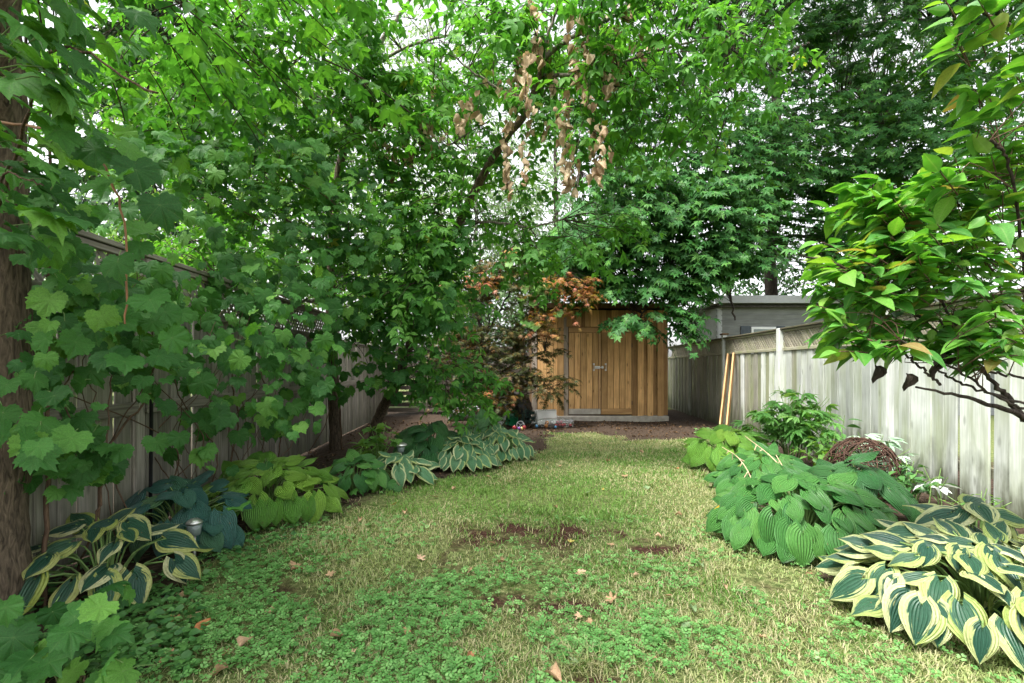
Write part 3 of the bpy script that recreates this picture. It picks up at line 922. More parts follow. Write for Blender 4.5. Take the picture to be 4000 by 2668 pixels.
# ================================================================== FENCES
def lattice(t, x, ya, yb, za, zb, pitch, mat, w=0.036):
    h = zb - za
    L = h * math.sqrt(2)
    me = box_mesh(0.006, w, L, mat, 0.0015)
    n = int((yb - ya - h) / pitch)
    for k in range(n):
        for s in (0, 1):
            y = ya + k * pitch
            y0 = y if s == 0 else y + h
            link('lattice_slat', me, t, (x + (0.004 if s else -0.004), y0, za), (R(-45 if s == 0 else 45), 0, 0))


def right_fence():
    sl_ = 0.0709
    x0 = 3.737
    t = thing('board_fence', 'pale weathered board fence with lattice top along the right side of the lawn', 'fence', (x0, 0, 0), -math.atan(sl_))
    y = 2.3
    k = 0
    while y < 18.0:
        w = 0.135 + 0.02 * RNG.random()
        gap = 0.003
        if abs(y - 3.92) < 0.08 or abs(y - 4.26) < 0.08: gap = 0.028
        o = box('fence_board', 0.02, round(w, 2), 1.50, (0.012 * (k % 2) + RNG.normal(0, 0.002), y + w / 2, 0.0 + RNG.normal(0, 0.006)), M['fence_pale'] if y < 7.7 + RNG.normal(0, .5) else M['fence_far_shaded'], t, (RNG.normal(0, 0.006), 0, RNG.normal(0, 0.006)))
        y += round(w, 2) + gap
        k += 1
    yy = 2.3
    for p0, p1 in ((2.83, 5.25), (5.25, 7.67), (7.67, 10.1), (10.1, 12.5), (12.5, 14.9), (14.9, 17.3)):
        for z, h, xx, mt in ((1.503, 0.05, -0.006, M['fence_rail']), (1.80, 0.035, -0.004, M['fence_rail'])):
            box('rail', 0.06, p1 - p0 - 0.10, h, (xx + 0.01, (p0 + p1) / 2, z), mt, t)
        box('cap_rail', 0.12, p1 - p0 - 0.01, 0.025, (0.006, (p0 + p1) / 2, 1.838), M['fence_cap'], t)
        for z in (0.3, 1.2):
            box('rail', 0.04, p1 - p0, 0.09, (0.06, (p0 + p1) / 2, z), M['fence_rail'], t)
    lattice(t, 0.004, 3.3, 14.6, 1.54, 1.815, 0.076, M['fence_lattice'])
    for p in (2.83, 5.25, 7.67, 10.1, 12.5, 14.9, 17.3):
        lean = 0.03 if p == 10.1 else 0.008
        post = box('post', 0.09, 0.09, 1.92 if p == 10.1 else 1.86, (-0.032, p, 0), M['fence_pale'], t, (-lean, lean * 0.4, 0))
        if p in (10.1, 12.5):
            box('post_cap', 0.14, 0.14, 0.03, (0, 0, 1.92 if p == 10.1 else 1.86), M['cedar_dark'], post)
    return t


right_fence()


def left_fence():
    sl_ = -0.0517
    t = thing('lattice_fence', 'old grey board fence with lattice top behind the grape vines', 'fence', (-2.61, 0, 0), -math.atan(sl_))
    y = 1.0; k = 0
    while y < 12.55:
        w = round(0.135 + 0.02 * RNG.random(), 2)
        box('fence_board', 0.02, w, 1.70, (-0.012 * (k % 2), y + w / 2, 0.02), M['fence_grey'], t, (RNG.normal(0, 0.005), 0, 0))
        y += w + 0.004; k += 1
    ps = (1.2, 3.6, 6.0, 8.4, 10.8, 12.5)
    for p0, p1 in zip(ps[:-1], ps[1:]):
        for z, h in ((0.90, 0.09), (1.69, 0.05), (2.03, 0.04)):
            box('rail', 0.05, p1 - p0 - 0.09, h, (0.03, (p0 + p1) / 2, z), M['fence_grey_rail'], t)
        box('cap_rail', 0.13, p1 - p0 - 0.005, 0.035, (0.01, (p0 + p1) / 2, 2.075), M['fence_grey_rail'], t)
    lattice(t, 0.01, 2.0, 8.4, 1.74, 2.04, 0.088, M['fence_grey'])
    for p in ps:
        box('post', 0.09, 0.09, 2.05, (-0.01, p, 0), M['fence_grey'], t)


left_fence()


def back_fence():
    t = thing('slat_fence', 'dark horizontal slat fence behind the reddish maple, left of the shed', 'fence', (-1.55, 12.6, 0))
    for k in range(12):
        box('slat', 4.1, 0.02, 0.10, (0, RNG.normal(0, 0.002), 0.08 + k * 0.145), M['slat'], t)
    for x in (-1.8, -0.6, 0.6, 1.8):
        box('post', 0.09, 0.09, 1.85, (x, 0.06, 0), M['slat'], t)


back_fence()

# two fresh planks against the right fence
for (a, b, lab) in (((4.02, 9.35, 0), (4.372, 9.76, 1.50), 'fresh orange plank leaning on the pale fence, nearer the shed'),
                    ((4.00, 9.02, 0), (4.345, 9.46, 1.51), 'fresh orange plank leaning on the pale fence, farther from the shed')):
    a, b = Vector(a), Vector(b)
    o = link('plank', box_mesh(0.03, 0.12, (b - a).length, M['plank'], 0.003, var=1), None, a)
    o.rotation_euler = (b - a).to_track_quat('Z', 'Y').to_euler()
    tag(o, lab, 'plank', 'planks leaning on the fence')

# ================================================================== NEIGHBOUR'S GARAGE
def garage():
    D0 = 12.4
    c = at(718.6, HZ, D0)
    x0 = c[0]
    t = thing('grey_garage', 'grey clapboard garage with white window beyond the right fence', 'garage', (x0, D0, 0))
    zt = 1.25 + (366.9 - 304.5) / F * D0
    W, Ld = 7.0, 7.5
    h = 0.135
    n = int(zt / h) + 1
    ang = -math.atan(0.225)
    for k in range(n):
        z = zt - (k + 1) * h
        if z < 0.6: break
        o = box('siding_board', W, 0.02, h + 0.012, (W / 2 + 0.06, 0.0, z), M['siding'], t, (R(11), 0, 0), 0.002)
        lw = box('siding_board', 0.02, Ld, h + 0.012, (0.0 + 0.5 * Ld * math.sin(-ang), 0.05 + 0.5 * Ld * math.cos(ang), z), M['siding'], t, (0, R(-11), ang), 0.002)
    box('corner_trim', 0.10, 0.10, zt - 0.3, (0.03, 0.02, 0.3), M['trim'], t)
    box('inner_wall', W, 0.05, zt, (W / 2 + 0.2, 0.12, 0), M['siding'], t)
    rz = zt
    # low roof with fascia boards
    rf = link('roof', box_mesh(W + 0.6, 8.2, 0.05, M['roofing'], 0.004), t, (W / 2 + 0.25, 3.9, rz + 0.19), (R(4), 0, 0))
    box('fascia', W + 0.4, 0.03, 0.19, (W / 2 - 0.02, -0.32, rz - 0.005), M['trim'], t)
    box('soffit', W + 0.2, 0.30, 0.015, (W / 2, -0.15, rz + 0.005), M['trim'], t)
    box('rake_fascia', 0.03, Ld + 0.4, 0.19, (-0.25 + 0.5 * Ld * math.sin(-ang), -0.20 + 0.5 * Ld * math.cos(ang), rz - 0.005), M['trim'], t, (0, 0, ang))
    box('soffit', 0.28, Ld + 0.2, 0.012, (-0.12 + 0.5 * Ld * math.sin(-ang), 0.0 + 0.5 * Ld * math.cos(ang), rz + 0.004), M['trim'], t, (0, 0, ang))
    # window
    s = D0 / F

    def gx(px): return (px - 512) * s - x0
    wz1 = 1.25 + (366.9 - 327) * s; wz0 = wz1 - 1.0
    a, b = gx(750.4), gx(775)
    win = link('window', box_mesh(b - a, 0.05, wz1 - wz0, M['window_frame'], 0.006), t, ((a + b) / 2, -0.03, wz0))
    box('pane', b - a - 0.12, 0.01, wz1 - wz0 - 0.12, (0, -0.027, 0.06), M['glass'], win)
    for pa, pb in ((740, 749.6), (775.8, 784)):
        q, r = gx(pa), gx(pb)
        sh = link('shutter', box_mesh(r - q, 0.04, wz1 - wz0 + 0.03, M['shutter'], 0.005), t, ((q + r) / 2, -0.035, wz0 - 0.01))
        box('panel', (r - q) * 0.6, 0.012, 0.42, (0, -0.022, 0.52), M['shutter'], sh)


garage()

# ================================================================== LEAF TEMPLATES
T_GRAPE = [fan_leaf(polar(GR_M), 1.0, (0, 6, 12, len(GR_M) - 6, len(GR_M) - 12), cup=c, droop=d, fold=0.16, mid=0.55, rnd=0.04, rng=RNG)
           for c, d in ((0.22, 0.55), (-0.25, 0.3), (0.35, 0.75), (-0.35, 0.5), (0.1, 0.35), (-0.15, 0.7))]
T_NW = [fan_leaf(polar(NW_M), 1.0, (0, 5, 10, len(NW_M) - 5, len(NW_M) - 10), cup=c, droop=d, fold=0.10, mid=0.4, rnd=0.03, rng=RNG) for c, d in ((-0.15, 0.2), (0.1, 0.35), (-0.25, 0.4))]
T_NWL = []
for c in (-0.2, 0.12):
    o = np.array(polar(NW_LOW)); n_ = len(o)
    v2 = np.vstack([[[0, 0]], o]); z = c * (v2 ** 2).sum(1) - 0.25 * np.clip(v2[:, 1], 0, None) ** 2
    i = np.arange(n_); j = (i + 1) % n_
    T_NWL.append((np.column_stack([v2, z]), np.column_stack([1 + i, 1 + j, np.zeros(n_, int)])[:, ::-1], v2, np.zeros(n_ + 1)))
T_JM = []
for c in (-0.25, -0.1):
    o = np.array(polar(JM_M)); n_ = len(o)
    v2 = np.vstack([[[0, 0]], o]); z = c * (v2 ** 2).sum(1)
    i = np.arange(n_); j = (i + 1) % n_
    T_JM.append((np.column_stack([v2, z]), np.column_stack([1 + i, 1 + j, np.zeros(n_, int)])[:, ::-1], v2, np.zeros(n_ + 1)))
T_OV = [ovate(w, 6, fold=f_, droop=d) for w, f_, d in ((0.27, 0.3, 0.2), (0.31, 0.15, 0.35), (0.25, 0.45, 0.1), (0.29, 0.2, 0.5))]
T_OV2 = [ovate(w, 3, fold=f_, droop=d) for w, f_, d in ((0.2, 0.3, 0.2), (0.26, 0.15, 0.35))]
T_ELD = [compound(RNG, k, w) for k, w in ((5, 0.24), (3, 0.30), (5, 0.28), (3, 0.26), (5, 0.22), (5, 0.26))]


def palm_leaf(rng, nl=7, w=0.16):
    """deeply cut leaf of narrow pointed leaflets"""
    return combine([xf(ovate(w, 3, fold=0.3, droop=0.25), a + rng.normal(0, 6), rng.uniform(-15, 5), (0, 0.18, 0), s) for a, s in
                    [(0, 0.82), (35, 0.72), (-35, 0.72), (72, 0.6), (-72, 0.6), (18, 0.6), (-20, 0.6)][:nl]])


T_PEO = [palm_leaf(RNG, k) for k in (7, 5, 7)]


def crumple(rng, n=10):
    """withered leaf, curled and hanging"""
    u = np.linspace(0, 1, 6)
    V = []
    ph = rng.uniform(0, 6)
    for a in u:
        w = 0.32 * math.sin(math.pi * min(0.08 + a * 0.9, 1) ** 0.8) + 0.02
        for s in np.linspace(-1, 1, 5):
            th = s * (1.5 + 0.5 * math.sin(3 * a + ph))
            V.append((w * math.sin(th) + rng.normal(0, 0.025), a + rng.normal(0, 0.03), w * (1 - math.cos(th)) + 0.12 * math.sin(5 * a + ph) + rng.normal(0, 0.03)))
    f = []
    for i in range(5):
        for k in range(4):
            a = i * 5 + k
            f += [(a, a + 1, a + 6), (a, a + 6, a + 5)]
    V = np.array(V)
    return V, np.array(f), V[:, :2], np.zeros(len(V))


T_DEAD = [crumple(RNG) for _ in range(6)]

# ================================================================== TREES
def L3(lst):
    return [at(*p) for p in lst]


# ---- old trunk at the left edge, wrapped in vines
def left_trunk():
    t = thing('vine_covered_tree', 'rough brown tree trunk at the left edge, wrapped in grape vine', 'tree', (-2.50, 2.35, 0))
    p, tb = limb([(-2.50, 2.35, -0.05), (-2.49, 2.35, 0.6), (-2.47, 2.36, 1.4), (-2.46, 2.34, 2.2), (-2.42, 2.3, 3.2), (-2.40, 2.4, 4.4)], 0.125, 0.06, 40, 14, 0.004)
    part_tubes('trunk', [tb], M['bark'], t)
    p2, tb2 = limb([p[24], p[24] + (0.3, -0.3, 0.6), p[24] + (0.8, -0.5, 1.0)], 0.045, 0.02, 14, 8)
    part_tubes('branch', [tb2], M['bark'], t)
    # crown high above, out of view; most sprays added to shade the left side
    st = np.vstack([np.array([-2.2, 2.6, 4.4]) + RNG.normal(0, 1, (110, 3)) * (0.7, 1.0, 0.6), np.array([-3.2, 1.2, 4.3]) + RNG.normal(0, 1, (420, 3)) * (1.0, 1.6, 0.8)])
    dr = nrm(st - np.array([-2.4, 2.4, 3.8])) * (1, 1, 0.3)
    P, A, Nn, S, tw = sprays(st, dr, RNG.uniform(0.4, 0.7, len(st)), 7, 0.22)
    part_tubes('twigs', [tube(x, 0.005, 4) for x in tw], M['twig'], t, 'stuff')
    o = link('crown', scatter_mesh('crown', T_ELD, P - np.array(t.location), A, Nn, S, M['elder']), t); o['kind'] = 'stuff'


left_trunk()


def elder(name, label, base, trunk, limbs, blobs, leaf=0.26, indiv=300, r0=0.11):
    t = thing(name, label, 'tree', (base[0], base[1], 0))
    lp = []
    p, tb = limb(trunk, r0, 0.03, 40, 12, 0.006, 0.8)
    part_tubes('trunk', [tb], M['bark'], t); lp.append(p)
    for pts, ra, rb in limbs:
        p, tb = limb(pts, ra, rb, 26, 8, 0.006)
        part_tubes('branch', [tb], M['bark_grey'], t); lp.append(p)
    lp = np.vstack(lp)
    AA = [[], [], [], []]; tubes = []
    for b in blobs:
        st, c = blob(*b)
        d = np.linalg.norm(lp[None] - st[:, None], axis=2); q = lp[d.argmin(1)]
        dr = nrm(st - q + RNG.normal(0, 0.25, st.shape)) * (1, 1, 0.45) + RNG.normal(0, 0.25, st.shape)
        P, A, Nn, S, tw = sprays(st, dr, RNG.uniform(0.30, 0.60, len(st)), 6, leaf, 55, 0.45, 1.0, 0.45, 0.3, 0.12, svar=0.22)
        for z, y in zip(AA, (P, A, Nn, S)): z.append(y)
        tubes += [tube(x, np.linspace(0.006, 0.0025, 5), 4) for x in tw]
        tubes += connect(st, lp, 0.005, 0.45)
    part_tubes('twigs', tubes, M['twig'], t, 'stuff')
    put_leaves(t, T_ELD, *[np.concatenate(z) for z in AA], M['elder'], indiv)
    return t, lp


trunkA = L3([(336.6, 449, 7.39), (333, 384, 7.4), (330, 307, 7.3), (335, 205, 7.1), (349, 122, 6.9), (369, 72, 6.8), (374, 49, 6.7)])
trunkA[0][2] = -0.05
limbsA = [
    (L3([(374, 52, 6.7), (392, 25, 6.6), (412, -4, 6.5), (425, -60, 6.4)]), 0.035, 0.015),
    (L3([(374, 52, 6.7), (358, 20, 6.7), (342, -8, 6.8), (330, -60, 6.9)]), 0.03, 0.012),
    (L3([(349, 124, 6.9), (302, 88, 6.2), (277, 69, 5.7), (230, 33, 5.2), (193, 8, 4.8), (170, -25, 4.5)]), 0.05, 0.018),
    (L3([(378, 62, 6.7), (420, 42, 6.4), (470, 32, 6.2), (540, 18, 6.0)]), 0.022, 0.008),
    (L3([(338, 190, 7.1), (390, 170, 6.7), (440, 150, 6.4), (490, 120, 6.2)]), 0.022, 0.008),
    (L3([(331, 250, 7.2), (300, 230, 6.8), (270, 210, 6.4), (215, 195, 6.0)]), 0.035, 0.012),
    (L3([(331, 300, 7.3), (300, 300, 6.8), (250, 285, 6.3), (180, 270, 5.6)]), 0.03, 0.01)]
blobsA = [
    (300, 40, 5.6, 110, 60, 1.0, 95), (200, 50, 5.0, 80, 60, 0.9, 70), (420, 60, 6.3, 90, 70, 0.9, 85),
    (230, 150, 5.6, 90, 60, 0.9, 70), (380, 150, 6.4, 90, 60, 0.8, 70), (440, 130, 6.1, 60, 50, 0.7, 45), (300, 230, 6.6, 90, 60, 0.8, 60),
    (210, 245, 6.6, 70, 45, 0.8, 50), (370, 300, 6.9, 60, 60, 0.6, 45)]
treeA, lpA = elder('box_elder_tree', 'light green box elder with upright brown trunk behind the lime hosta', (trunkA[0][0], trunkA[0][1]), trunkA, limbsA, blobsA, 0.24, 300, 0.10)

trunkB = L3([(372, 447, 7.55), (376, 425, 7.5), (384, 405, 7.4), (394, 388, 7.2), (415, 330, 6.9), (438, 265, 6.6), (458.5, 224, 6.3), (480, 180, 6.0), (499, 147, 5.8), (525, 114, 5.6), (538, 82, 5.4), (545, 57, 5.3)])
trunkB[0][2] = -0.05
limbsB = [
    (L3([(545, 58, 5.3), (560, 45, 5.2), (583, 31, 5.1), (643, 1.6, 4.9), (690, -30, 4.8)]), 0.03, 0.012),
    (L3([(543, 62, 5.3), (546, 40, 5.2), (557, 5, 5.1), (560, -50, 5.0)]), 0.022, 0.01),
    (L3([(460, 224, 6.3), (480, 222, 6.1), (504, 223, 6.0), (530, 227, 5.9), (563, 219, 5.8)]), 0.022, 0.010),
    (L3([(460, 222, 6.3), (462, 195, 6.2), (466, 160, 6.1), (470, 120, 6.0)]), 0.012, 0.006),
    (L3([(541, 75, 5.4), (580, 74, 5.2), (620, 62, 5.1), (700, 40, 5.0), (745, 35, 4.9)]), 0.02, 0.007),
    (L3([(526, 113, 5.6), (500, 90, 5.6), (470, 70, 5.6), (440, 40, 5.6)]), 0.02, 0.008)]
blobsB = [
    (560, 30, 5.3, 90, 45, 0.7, 60), (500, 70, 5.7, 70, 60, 0.7, 45), (640, 40, 5.1, 70, 45, 0.6, 48), (735, 45, 4.9, 38, 40, 0.35, 36),
    (600, 110, 5.4, 90, 30, 0.6, 36), (690, 105, 5.0, 50, 28, 0.4, 22), (480, 190, 6.2, 55, 50, 0.5, 24), (545, 245, 6.0, 48, 14, 0.4, 26), (600, 225, 5.9, 22, 14, 0.3, 12),
    (430, 290, 6.0, 45, 50, 0.5, 60), (445, 375, 6.5, 40, 28, 0.4, 40), (440, 225, 5.9, 45, 40, 0.4, 46)]
treeB, lpB = elder('box_elder_tree', 'leaning box elder with bunches of withered tan leaves hanging from its limb', (trunkB[0][0], trunkB[0][1]), trunkB, limbsB, blobsB, 0.22, 300, 0.095)

# withered leaf bunches hanging from the leaning tree
DEADS = [(1190, 350, 700), (1090, 550, 760), (1060, 740, 1200), (1250, 230, 390), (1510, 180, 480), (1540, 480, 590), (1480, 120, 200), (1600, 370, 440), (1660, 130, 250), (1660, 420, 570),
         (1740, 430, 500), (1940, 290, 380), (1430, 580, 820), (1430, 820, 1120), (1480, 980, 1150), (1610, 740, 1090), (1650, 760, 1120), (1170, 880, 1130), (900, 630, 720), (830, 620, 690),
         (690, 840, 890), (590, 700, 960), (460, 900, 1030), (370, 900, 1150), (285, 700, 900), (1810, 10, 80), (1290, 790, 860), (1215, 750, 820), (1220, 0, 110), (1700, 280, 350), (1560, 250, 400), (1390, 640, 760), (1490, 380, 520), (1330, 250, 330), (1130, 380, 500), (980, 480, 560), (1770, 60, 160), (1850, 240, 320), (1120, 480, 640), (1350, 420, 560), (1580, 560, 700), (760, 700, 800), (520, 760, 880), (640, 560, 640)]
for zx, ya, yb in DEADS:
    px = 332.8 + zx * .16328; pa, pb = ya * .16328, yb * .16328
    d = 4.8 + 0.6 * RNG.random() + (1.0 if px < 450 else 0)
    top, bot = at(px, pa - 4, d), at(px + RNG.normal(0, 2), pb - 3, d)
    L = np.linalg.norm(top - bot)
    n = max(4, int(L / 0.030))
    tt = np.linspace(0.05, 1, n)[:, None]
    P = top + (bot - top) * tt + RNG.normal(0, 0.035, (n, 3)) * (1, 1, .6)
    A = np.array([0, 0, -1.0]) + RNG.normal(0, 0.28, (n, 3))
    Nn = RNG.normal(0, 1, (n, 3))
    S = RNG.uniform(0.06, 0.125, n)
    base = np.array(treeB.location)
    o = link('withered_leaves', scatter_mesh('withered_leaves', T_DEAD, P - base, A, Nn, S, M['dead'], True), treeB)
    v, f = tube(np.vstack([top + (0, 0, 0.06), (top + bot) / 2 + RNG.normal(0, 0.01, 3), bot]) - base, 0.003, 4)
    link('stem', mk('stem', v, f, M['twig']), treeB)


# ---- Norway maple over the shed
def norway():
    base = at(772, HZ, 15.5)
    t = thing('norway_maple', 'big dark green maple with broad layered leaves overhanging the shed', 'tree', (base[0], base[1], 0))
    lp = []
    p, tb = limb([(base[0], base[1], -0.1), (base[0], base[1], 2.5), (base[0] - 0.1, base[1] - .1, 5), (base[0] + 0.1, base[1] - .2, 8), (base[0], base[1], 11)], 0.24, 0.10, 30, 12, 0.01)
    part_tubes('trunk', [tb], M['bark_dark'], t); lp.append(p)
    for pts, r in (([(770, 250, 15.4), (720, 170, 13), (640, 150, 11.5), (580, 170, 10.5)], .07), ([(772, 230, 15.4), (700, 260, 13), (660, 290, 11), (640, 318, 10.2)], .05),
                   ([(770, 180, 15.4), (800, 130, 14), (860, 120, 13), (960, 150, 12)], .08), ([(772, 200, 15.4), (740, 250, 13), (730, 290, 11), (735, 320, 10.4)], .045),
                   ([(775, 60, 15.4), (850, 30, 14), (930, 20, 12.5), (1020, 30, 11.5)], .08), ([(775, 90, 15.4), (700, 40, 13.5), (640, 20, 12.5)], .07),
                   ([(772, 240, 15.4), (850, 230, 14), (930, 220, 12.5), (1010, 230, 11)], .06), ([(772, 120, 15.4), (740, 118, 14), (712, 108, 13), (660, 100, 12)], .06)):
        p, tb = limb(L3(pts), r, 0.018, 22, 7, 0.02)
        part_tubes('branch', [tb], M['bark_dark'], t); lp.append(p)
    lp = np.vstack(lp)
    AA = [[], [], [], []]; tubes = []
    blobs = [(690, 160, 11.2, 110, 60, 1.2, 200), (630, 215, 10.4, 70, 60, 0.9, 170), (700, 235, 10.4, 70, 60, 0.9, 160), (590, 255, 10.8, 45, 40, 0.7, 75), (722, 262, 10.4, 26, 20, 0.5, 34),
             (650, 288, 10.3, 48, 14, 0.5, 40), (640, 318, 10.0, 20, 8, 0.25, 9), (672, 318, 10.0, 10, 14, 0.2, 9), (600, 285, 10.5, 34, 14, 0.4, 26), (618, 110, 11.5, 60, 50, 1.0, 80),
             (900, 60, 12.5, 140, 70, 2.0, 230), (830, 150, 12.5, 110, 60, 1.8, 190), (960, 160, 11.5, 90, 70, 1.5, 140), (780, 205, 12.5, 60, 45, 1.3, 100), (880, 240, 12.0, 90, 60, 1.2, 130),
             (760, 40, 12.5, 80, 60, 1.4, 120), (680, 30, 13, 70, 50, 1.2, 70), (880, -100, 10.5, 240, 110, 3.0, 420), (640, -60, 12.5, 130, 50, 1.5, 60)]  # large blob above the view: unseen crown added to shade the upper right
    for b in blobs:
        b = b[:6] + (int(b[6] * 1.75),)
        st, c = blob(*b, shell=0.2)
        d = np.linalg.norm(lp[None] - st[:, None], axis=2); q = lp[d.argmin(1)]
        dr = nrm(nrm(st - q) + nrm(st - c) * 0.3 + np.array([-0.15, -0.55, -0.05]) + RNG.normal(0, 0.3, st.shape)) * (1, 1, 0.4)
        P, A, Nn, S, tw = sprays(st, dr, RNG.uniform(0.45, 0.85, len(st)), 8, 0.185, 58, 0.75, 0.8, 0.40, 0.35, 0.35, out_bias=0.75)
        for z, y in zip(AA, (P, A, Nn, S)): z.append(y)
        tubes += [tube(x, np.linspace(0.007, 0.003, 5), 3) for x in tw]
        tubes += connect(st, lp, 0.006, 0.3)
    part_tubes('twigs', tubes, M['bark_dark'], t, 'stuff')
    P, A, Nn, S = [np.concatenate(z) for z in AA]
    near = P[:, 1] < 10.9
    put_leaves(t, T_NW, P[near], A[near], Nn[near], S[near], M['norway'], 300)
    o = link('crown', scatter_mesh('crown', T_NWL, P[~near] - np.array(t.location), A[~near], Nn[~near], S[~near], M['norway']), t); o['kind'] = 'stuff'


norway()


# ---- Japanese maple by the shed
def jmaple():
    b = at(487, HZ, 10.3)
    t = thing('japanese_maple', 'small reddish brown cut-leaf maple standing left of the shed', 'tree', (b[0], b[1], 0))
    lp = []
    for k, pts in enumerate(([(487, 426, 10.3), (486, 380, 10.3), (482, 340, 10.2), (478, 318, 10.2), (470, 300, 10.1), (465, 275, 10.0)], [(484, 350, 10.25), (489, 320, 10.3), (487, 295, 10.2), (490, 265, 10.2)],
                             [(483, 340, 10.2), (500, 310, 10.1), (520, 280, 10.0), (560, 272, 9.8)], [(486, 375, 10.3), (470, 360, 10.1), (455, 345, 9.9), (445, 335, 9.8)], [(486, 385, 10.3), (505, 370, 10.1), (525, 360, 9.9), (545, 352, 9.8)],
                             [(486, 395, 10.3), (500, 395, 10.0), (520, 395, 9.8), (550, 388, 9.7)], [(486, 395, 10.3), (475, 390, 10.0), (462, 392, 9.7)])):
        q = L3(pts)
        if k == 0: q[0][2] = -0.03
        p, tb = limb(q, 0.05 if k == 0 else 0.022, 0.008, 22, 7, 0.008)
        part_tubes('trunk' if k == 0 else 'branch', [tb], M['bark_dark'], t); lp.append(p)
    lp = np.vstack(lp)

    def fol(blobs, mat, size, indiv, nm):
        AA = [[], [], [], []]; tubes = []
        for bb in blobs:
            st, c = blob(*bb, shell=0.2)
            d = np.linalg.norm(lp[None] - st[:, None], axis=2); q = lp[d.argmin(1)]
            dr = nrm(st - q + np.array([0, -0.15, 0])) * (1, 1, 0.3) + RNG.normal(0, 0.25, st.shape)
            P, A, Nn, S, tw = sprays(st, dr, RNG.uniform(0.2, 0.4, len(st)), 7, size, 60, 0.55, 1.0, 0.3, 0.3, 0.3)
            for z, y in zip(AA, (P, A, Nn, S)): z.append(y)
            tubes += [tube(x, 0.003, 3) for x in tw] + connect(st, lp, 0.003, 0.5)
        part_tubes('twigs', tubes, M['bark_dark'], t, 'stuff')
        put_leaves(t, T_JM, *[np.concatenate(z) for z in AA], mat, indiv, mass=nm)
    fol([(490, 340, 10.2, 46, 24, .5, 170), (495, 370, 10.0, 48, 22, .5, 170), (485, 395, 9.9, 44, 18, .4, 150), (533, 345, 9.9, 24, 34, .3, 95), (548, 386, 9.8, 22, 12, .25, 44), (462, 350, 10.0, 30, 28, .4, 110),
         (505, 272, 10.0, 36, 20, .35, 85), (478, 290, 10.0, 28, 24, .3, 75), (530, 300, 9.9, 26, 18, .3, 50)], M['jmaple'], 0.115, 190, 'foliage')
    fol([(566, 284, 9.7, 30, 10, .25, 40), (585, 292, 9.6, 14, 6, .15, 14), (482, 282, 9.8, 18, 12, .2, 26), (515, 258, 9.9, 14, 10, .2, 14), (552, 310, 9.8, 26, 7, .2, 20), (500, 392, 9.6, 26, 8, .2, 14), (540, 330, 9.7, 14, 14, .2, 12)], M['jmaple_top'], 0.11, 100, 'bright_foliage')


jmaple()


# ---- spruce and background trees
def spruce():
    b = at(150, HZ, 17)
    t = thing('spruce_tree', 'dark spruce with drooping boughs beyond the left fence', 'tree', (b[0], b[1], 0))
    p, tb = limb([(b[0], b[1], 0), (b[0], b[1], 8), (b[0], b[1], 16)], 0.2, 0.04, 20, 8)
    part_tubes('trunk', [tb], M['bark_dark'], t)
    P, A, tubes = [], [], []
    for k in range(110):
        z = 3 + 12.5 * k / 110
        az = k * 2.4
        L = 3.2 * (1 - (z - 3) / 15) + 0.4
        u = np.linspace(0.15, 1, 26)[:, None]
        dr = np.array([math.cos(az), math.sin(az), 0])
        pts = np.array([b[0], b[1], z]) + dr * L * u + np.array([0, 0, -1]) * (0.5 * L * u ** 1.5 - 0.22 * L * u ** 4)
        tubes.append(tube(pts[::4], np.linspace(0.03, 0.006, len(pts[::4])), 4))
        for s in (-1, 1, 0, 0):
            sd = np.cross(dr, [0, 0, 1.0]) * s
            P.append(pts + RNG.normal(0, 0.03, pts.shape)); A.append(nrm(dr * 0.7 + sd * 0.9 + np.array([0, 0, -0.4 - 0.8 * (s == 0)]) + RNG.normal(0, 0.2, pts.shape)))
    part_tubes('boughs', tubes, M['bark_dark'], t, 'stuff')
    P = np.vstack(P); A = np.vstack(A)
    tw = [(np.array([(-.06, 0, 0), (.06, 0, 0), (.07, .5, -.02), (-.07, .5, -.02), (0, 1, -.12)]), np.array([(0, 1, 2), (0, 2, 3), (3, 2, 4)]), np.zeros((5, 2)), np.zeros(5))]
    o = link('crown', scatter_mesh('crown', tw, P - np.array(t.location), A, np.array([0, 0, 1]) + RNG.normal(0, .3, P.shape), RNG.uniform(.3, .6, len(P)), M['spruce']), t); o['kind'] = 'stuff'


spruce()


def far_tree(name, label, px, d, h, r, blobs, mat, leaf, k=7, trunk='bark_far', tr=0.16, lean=0.0):
    b = at(px, HZ, d)
    t = thing(name, label, 'tree', (b[0], b[1], 0), group='trees beyond the garden')
    p, tb = limb([(b[0], b[1], -.1), (b[0] + lean * .3, b[1], h * .3), (b[0] + lean * .6, b[1], h * .6), (b[0] + lean, b[1], h)], tr, 0.03, 24, 8, 0.03)
    part_tubes('trunk', [tb], M[trunk], t)
    lp = p[6:]
    AA = [[], [], [], []]; tubes = []
    for bb in blobs:
        st, c = blob(*bb, shell=0.1)
        dr = nrm(st - c) * (1, 1, .5) + RNG.normal(0, .35, st.shape)
        P, A, Nn, S, tw = sprays(st, dr, RNG.uniform(.5, 1.0, len(st)), k, leaf, 55, .7, .7, .6, .35, .2)
        for z, y in zip(AA, (P, A, Nn, S)): z.append(y)
        tubes += connect(st, lp, 0.010, 0.05) + [tube(x, .004, 3) for x in tw]
    part_tubes('twigs', tubes, M[trunk], t, 'stuff')
    P, A, Nn, S = [np.concatenate(z) for z in AA]
    o = link('crown', scatter_mesh('crown', T_OV2, P - np.array(t.location), A, Nn, S, M[mat]), t); o['kind'] = 'stuff'


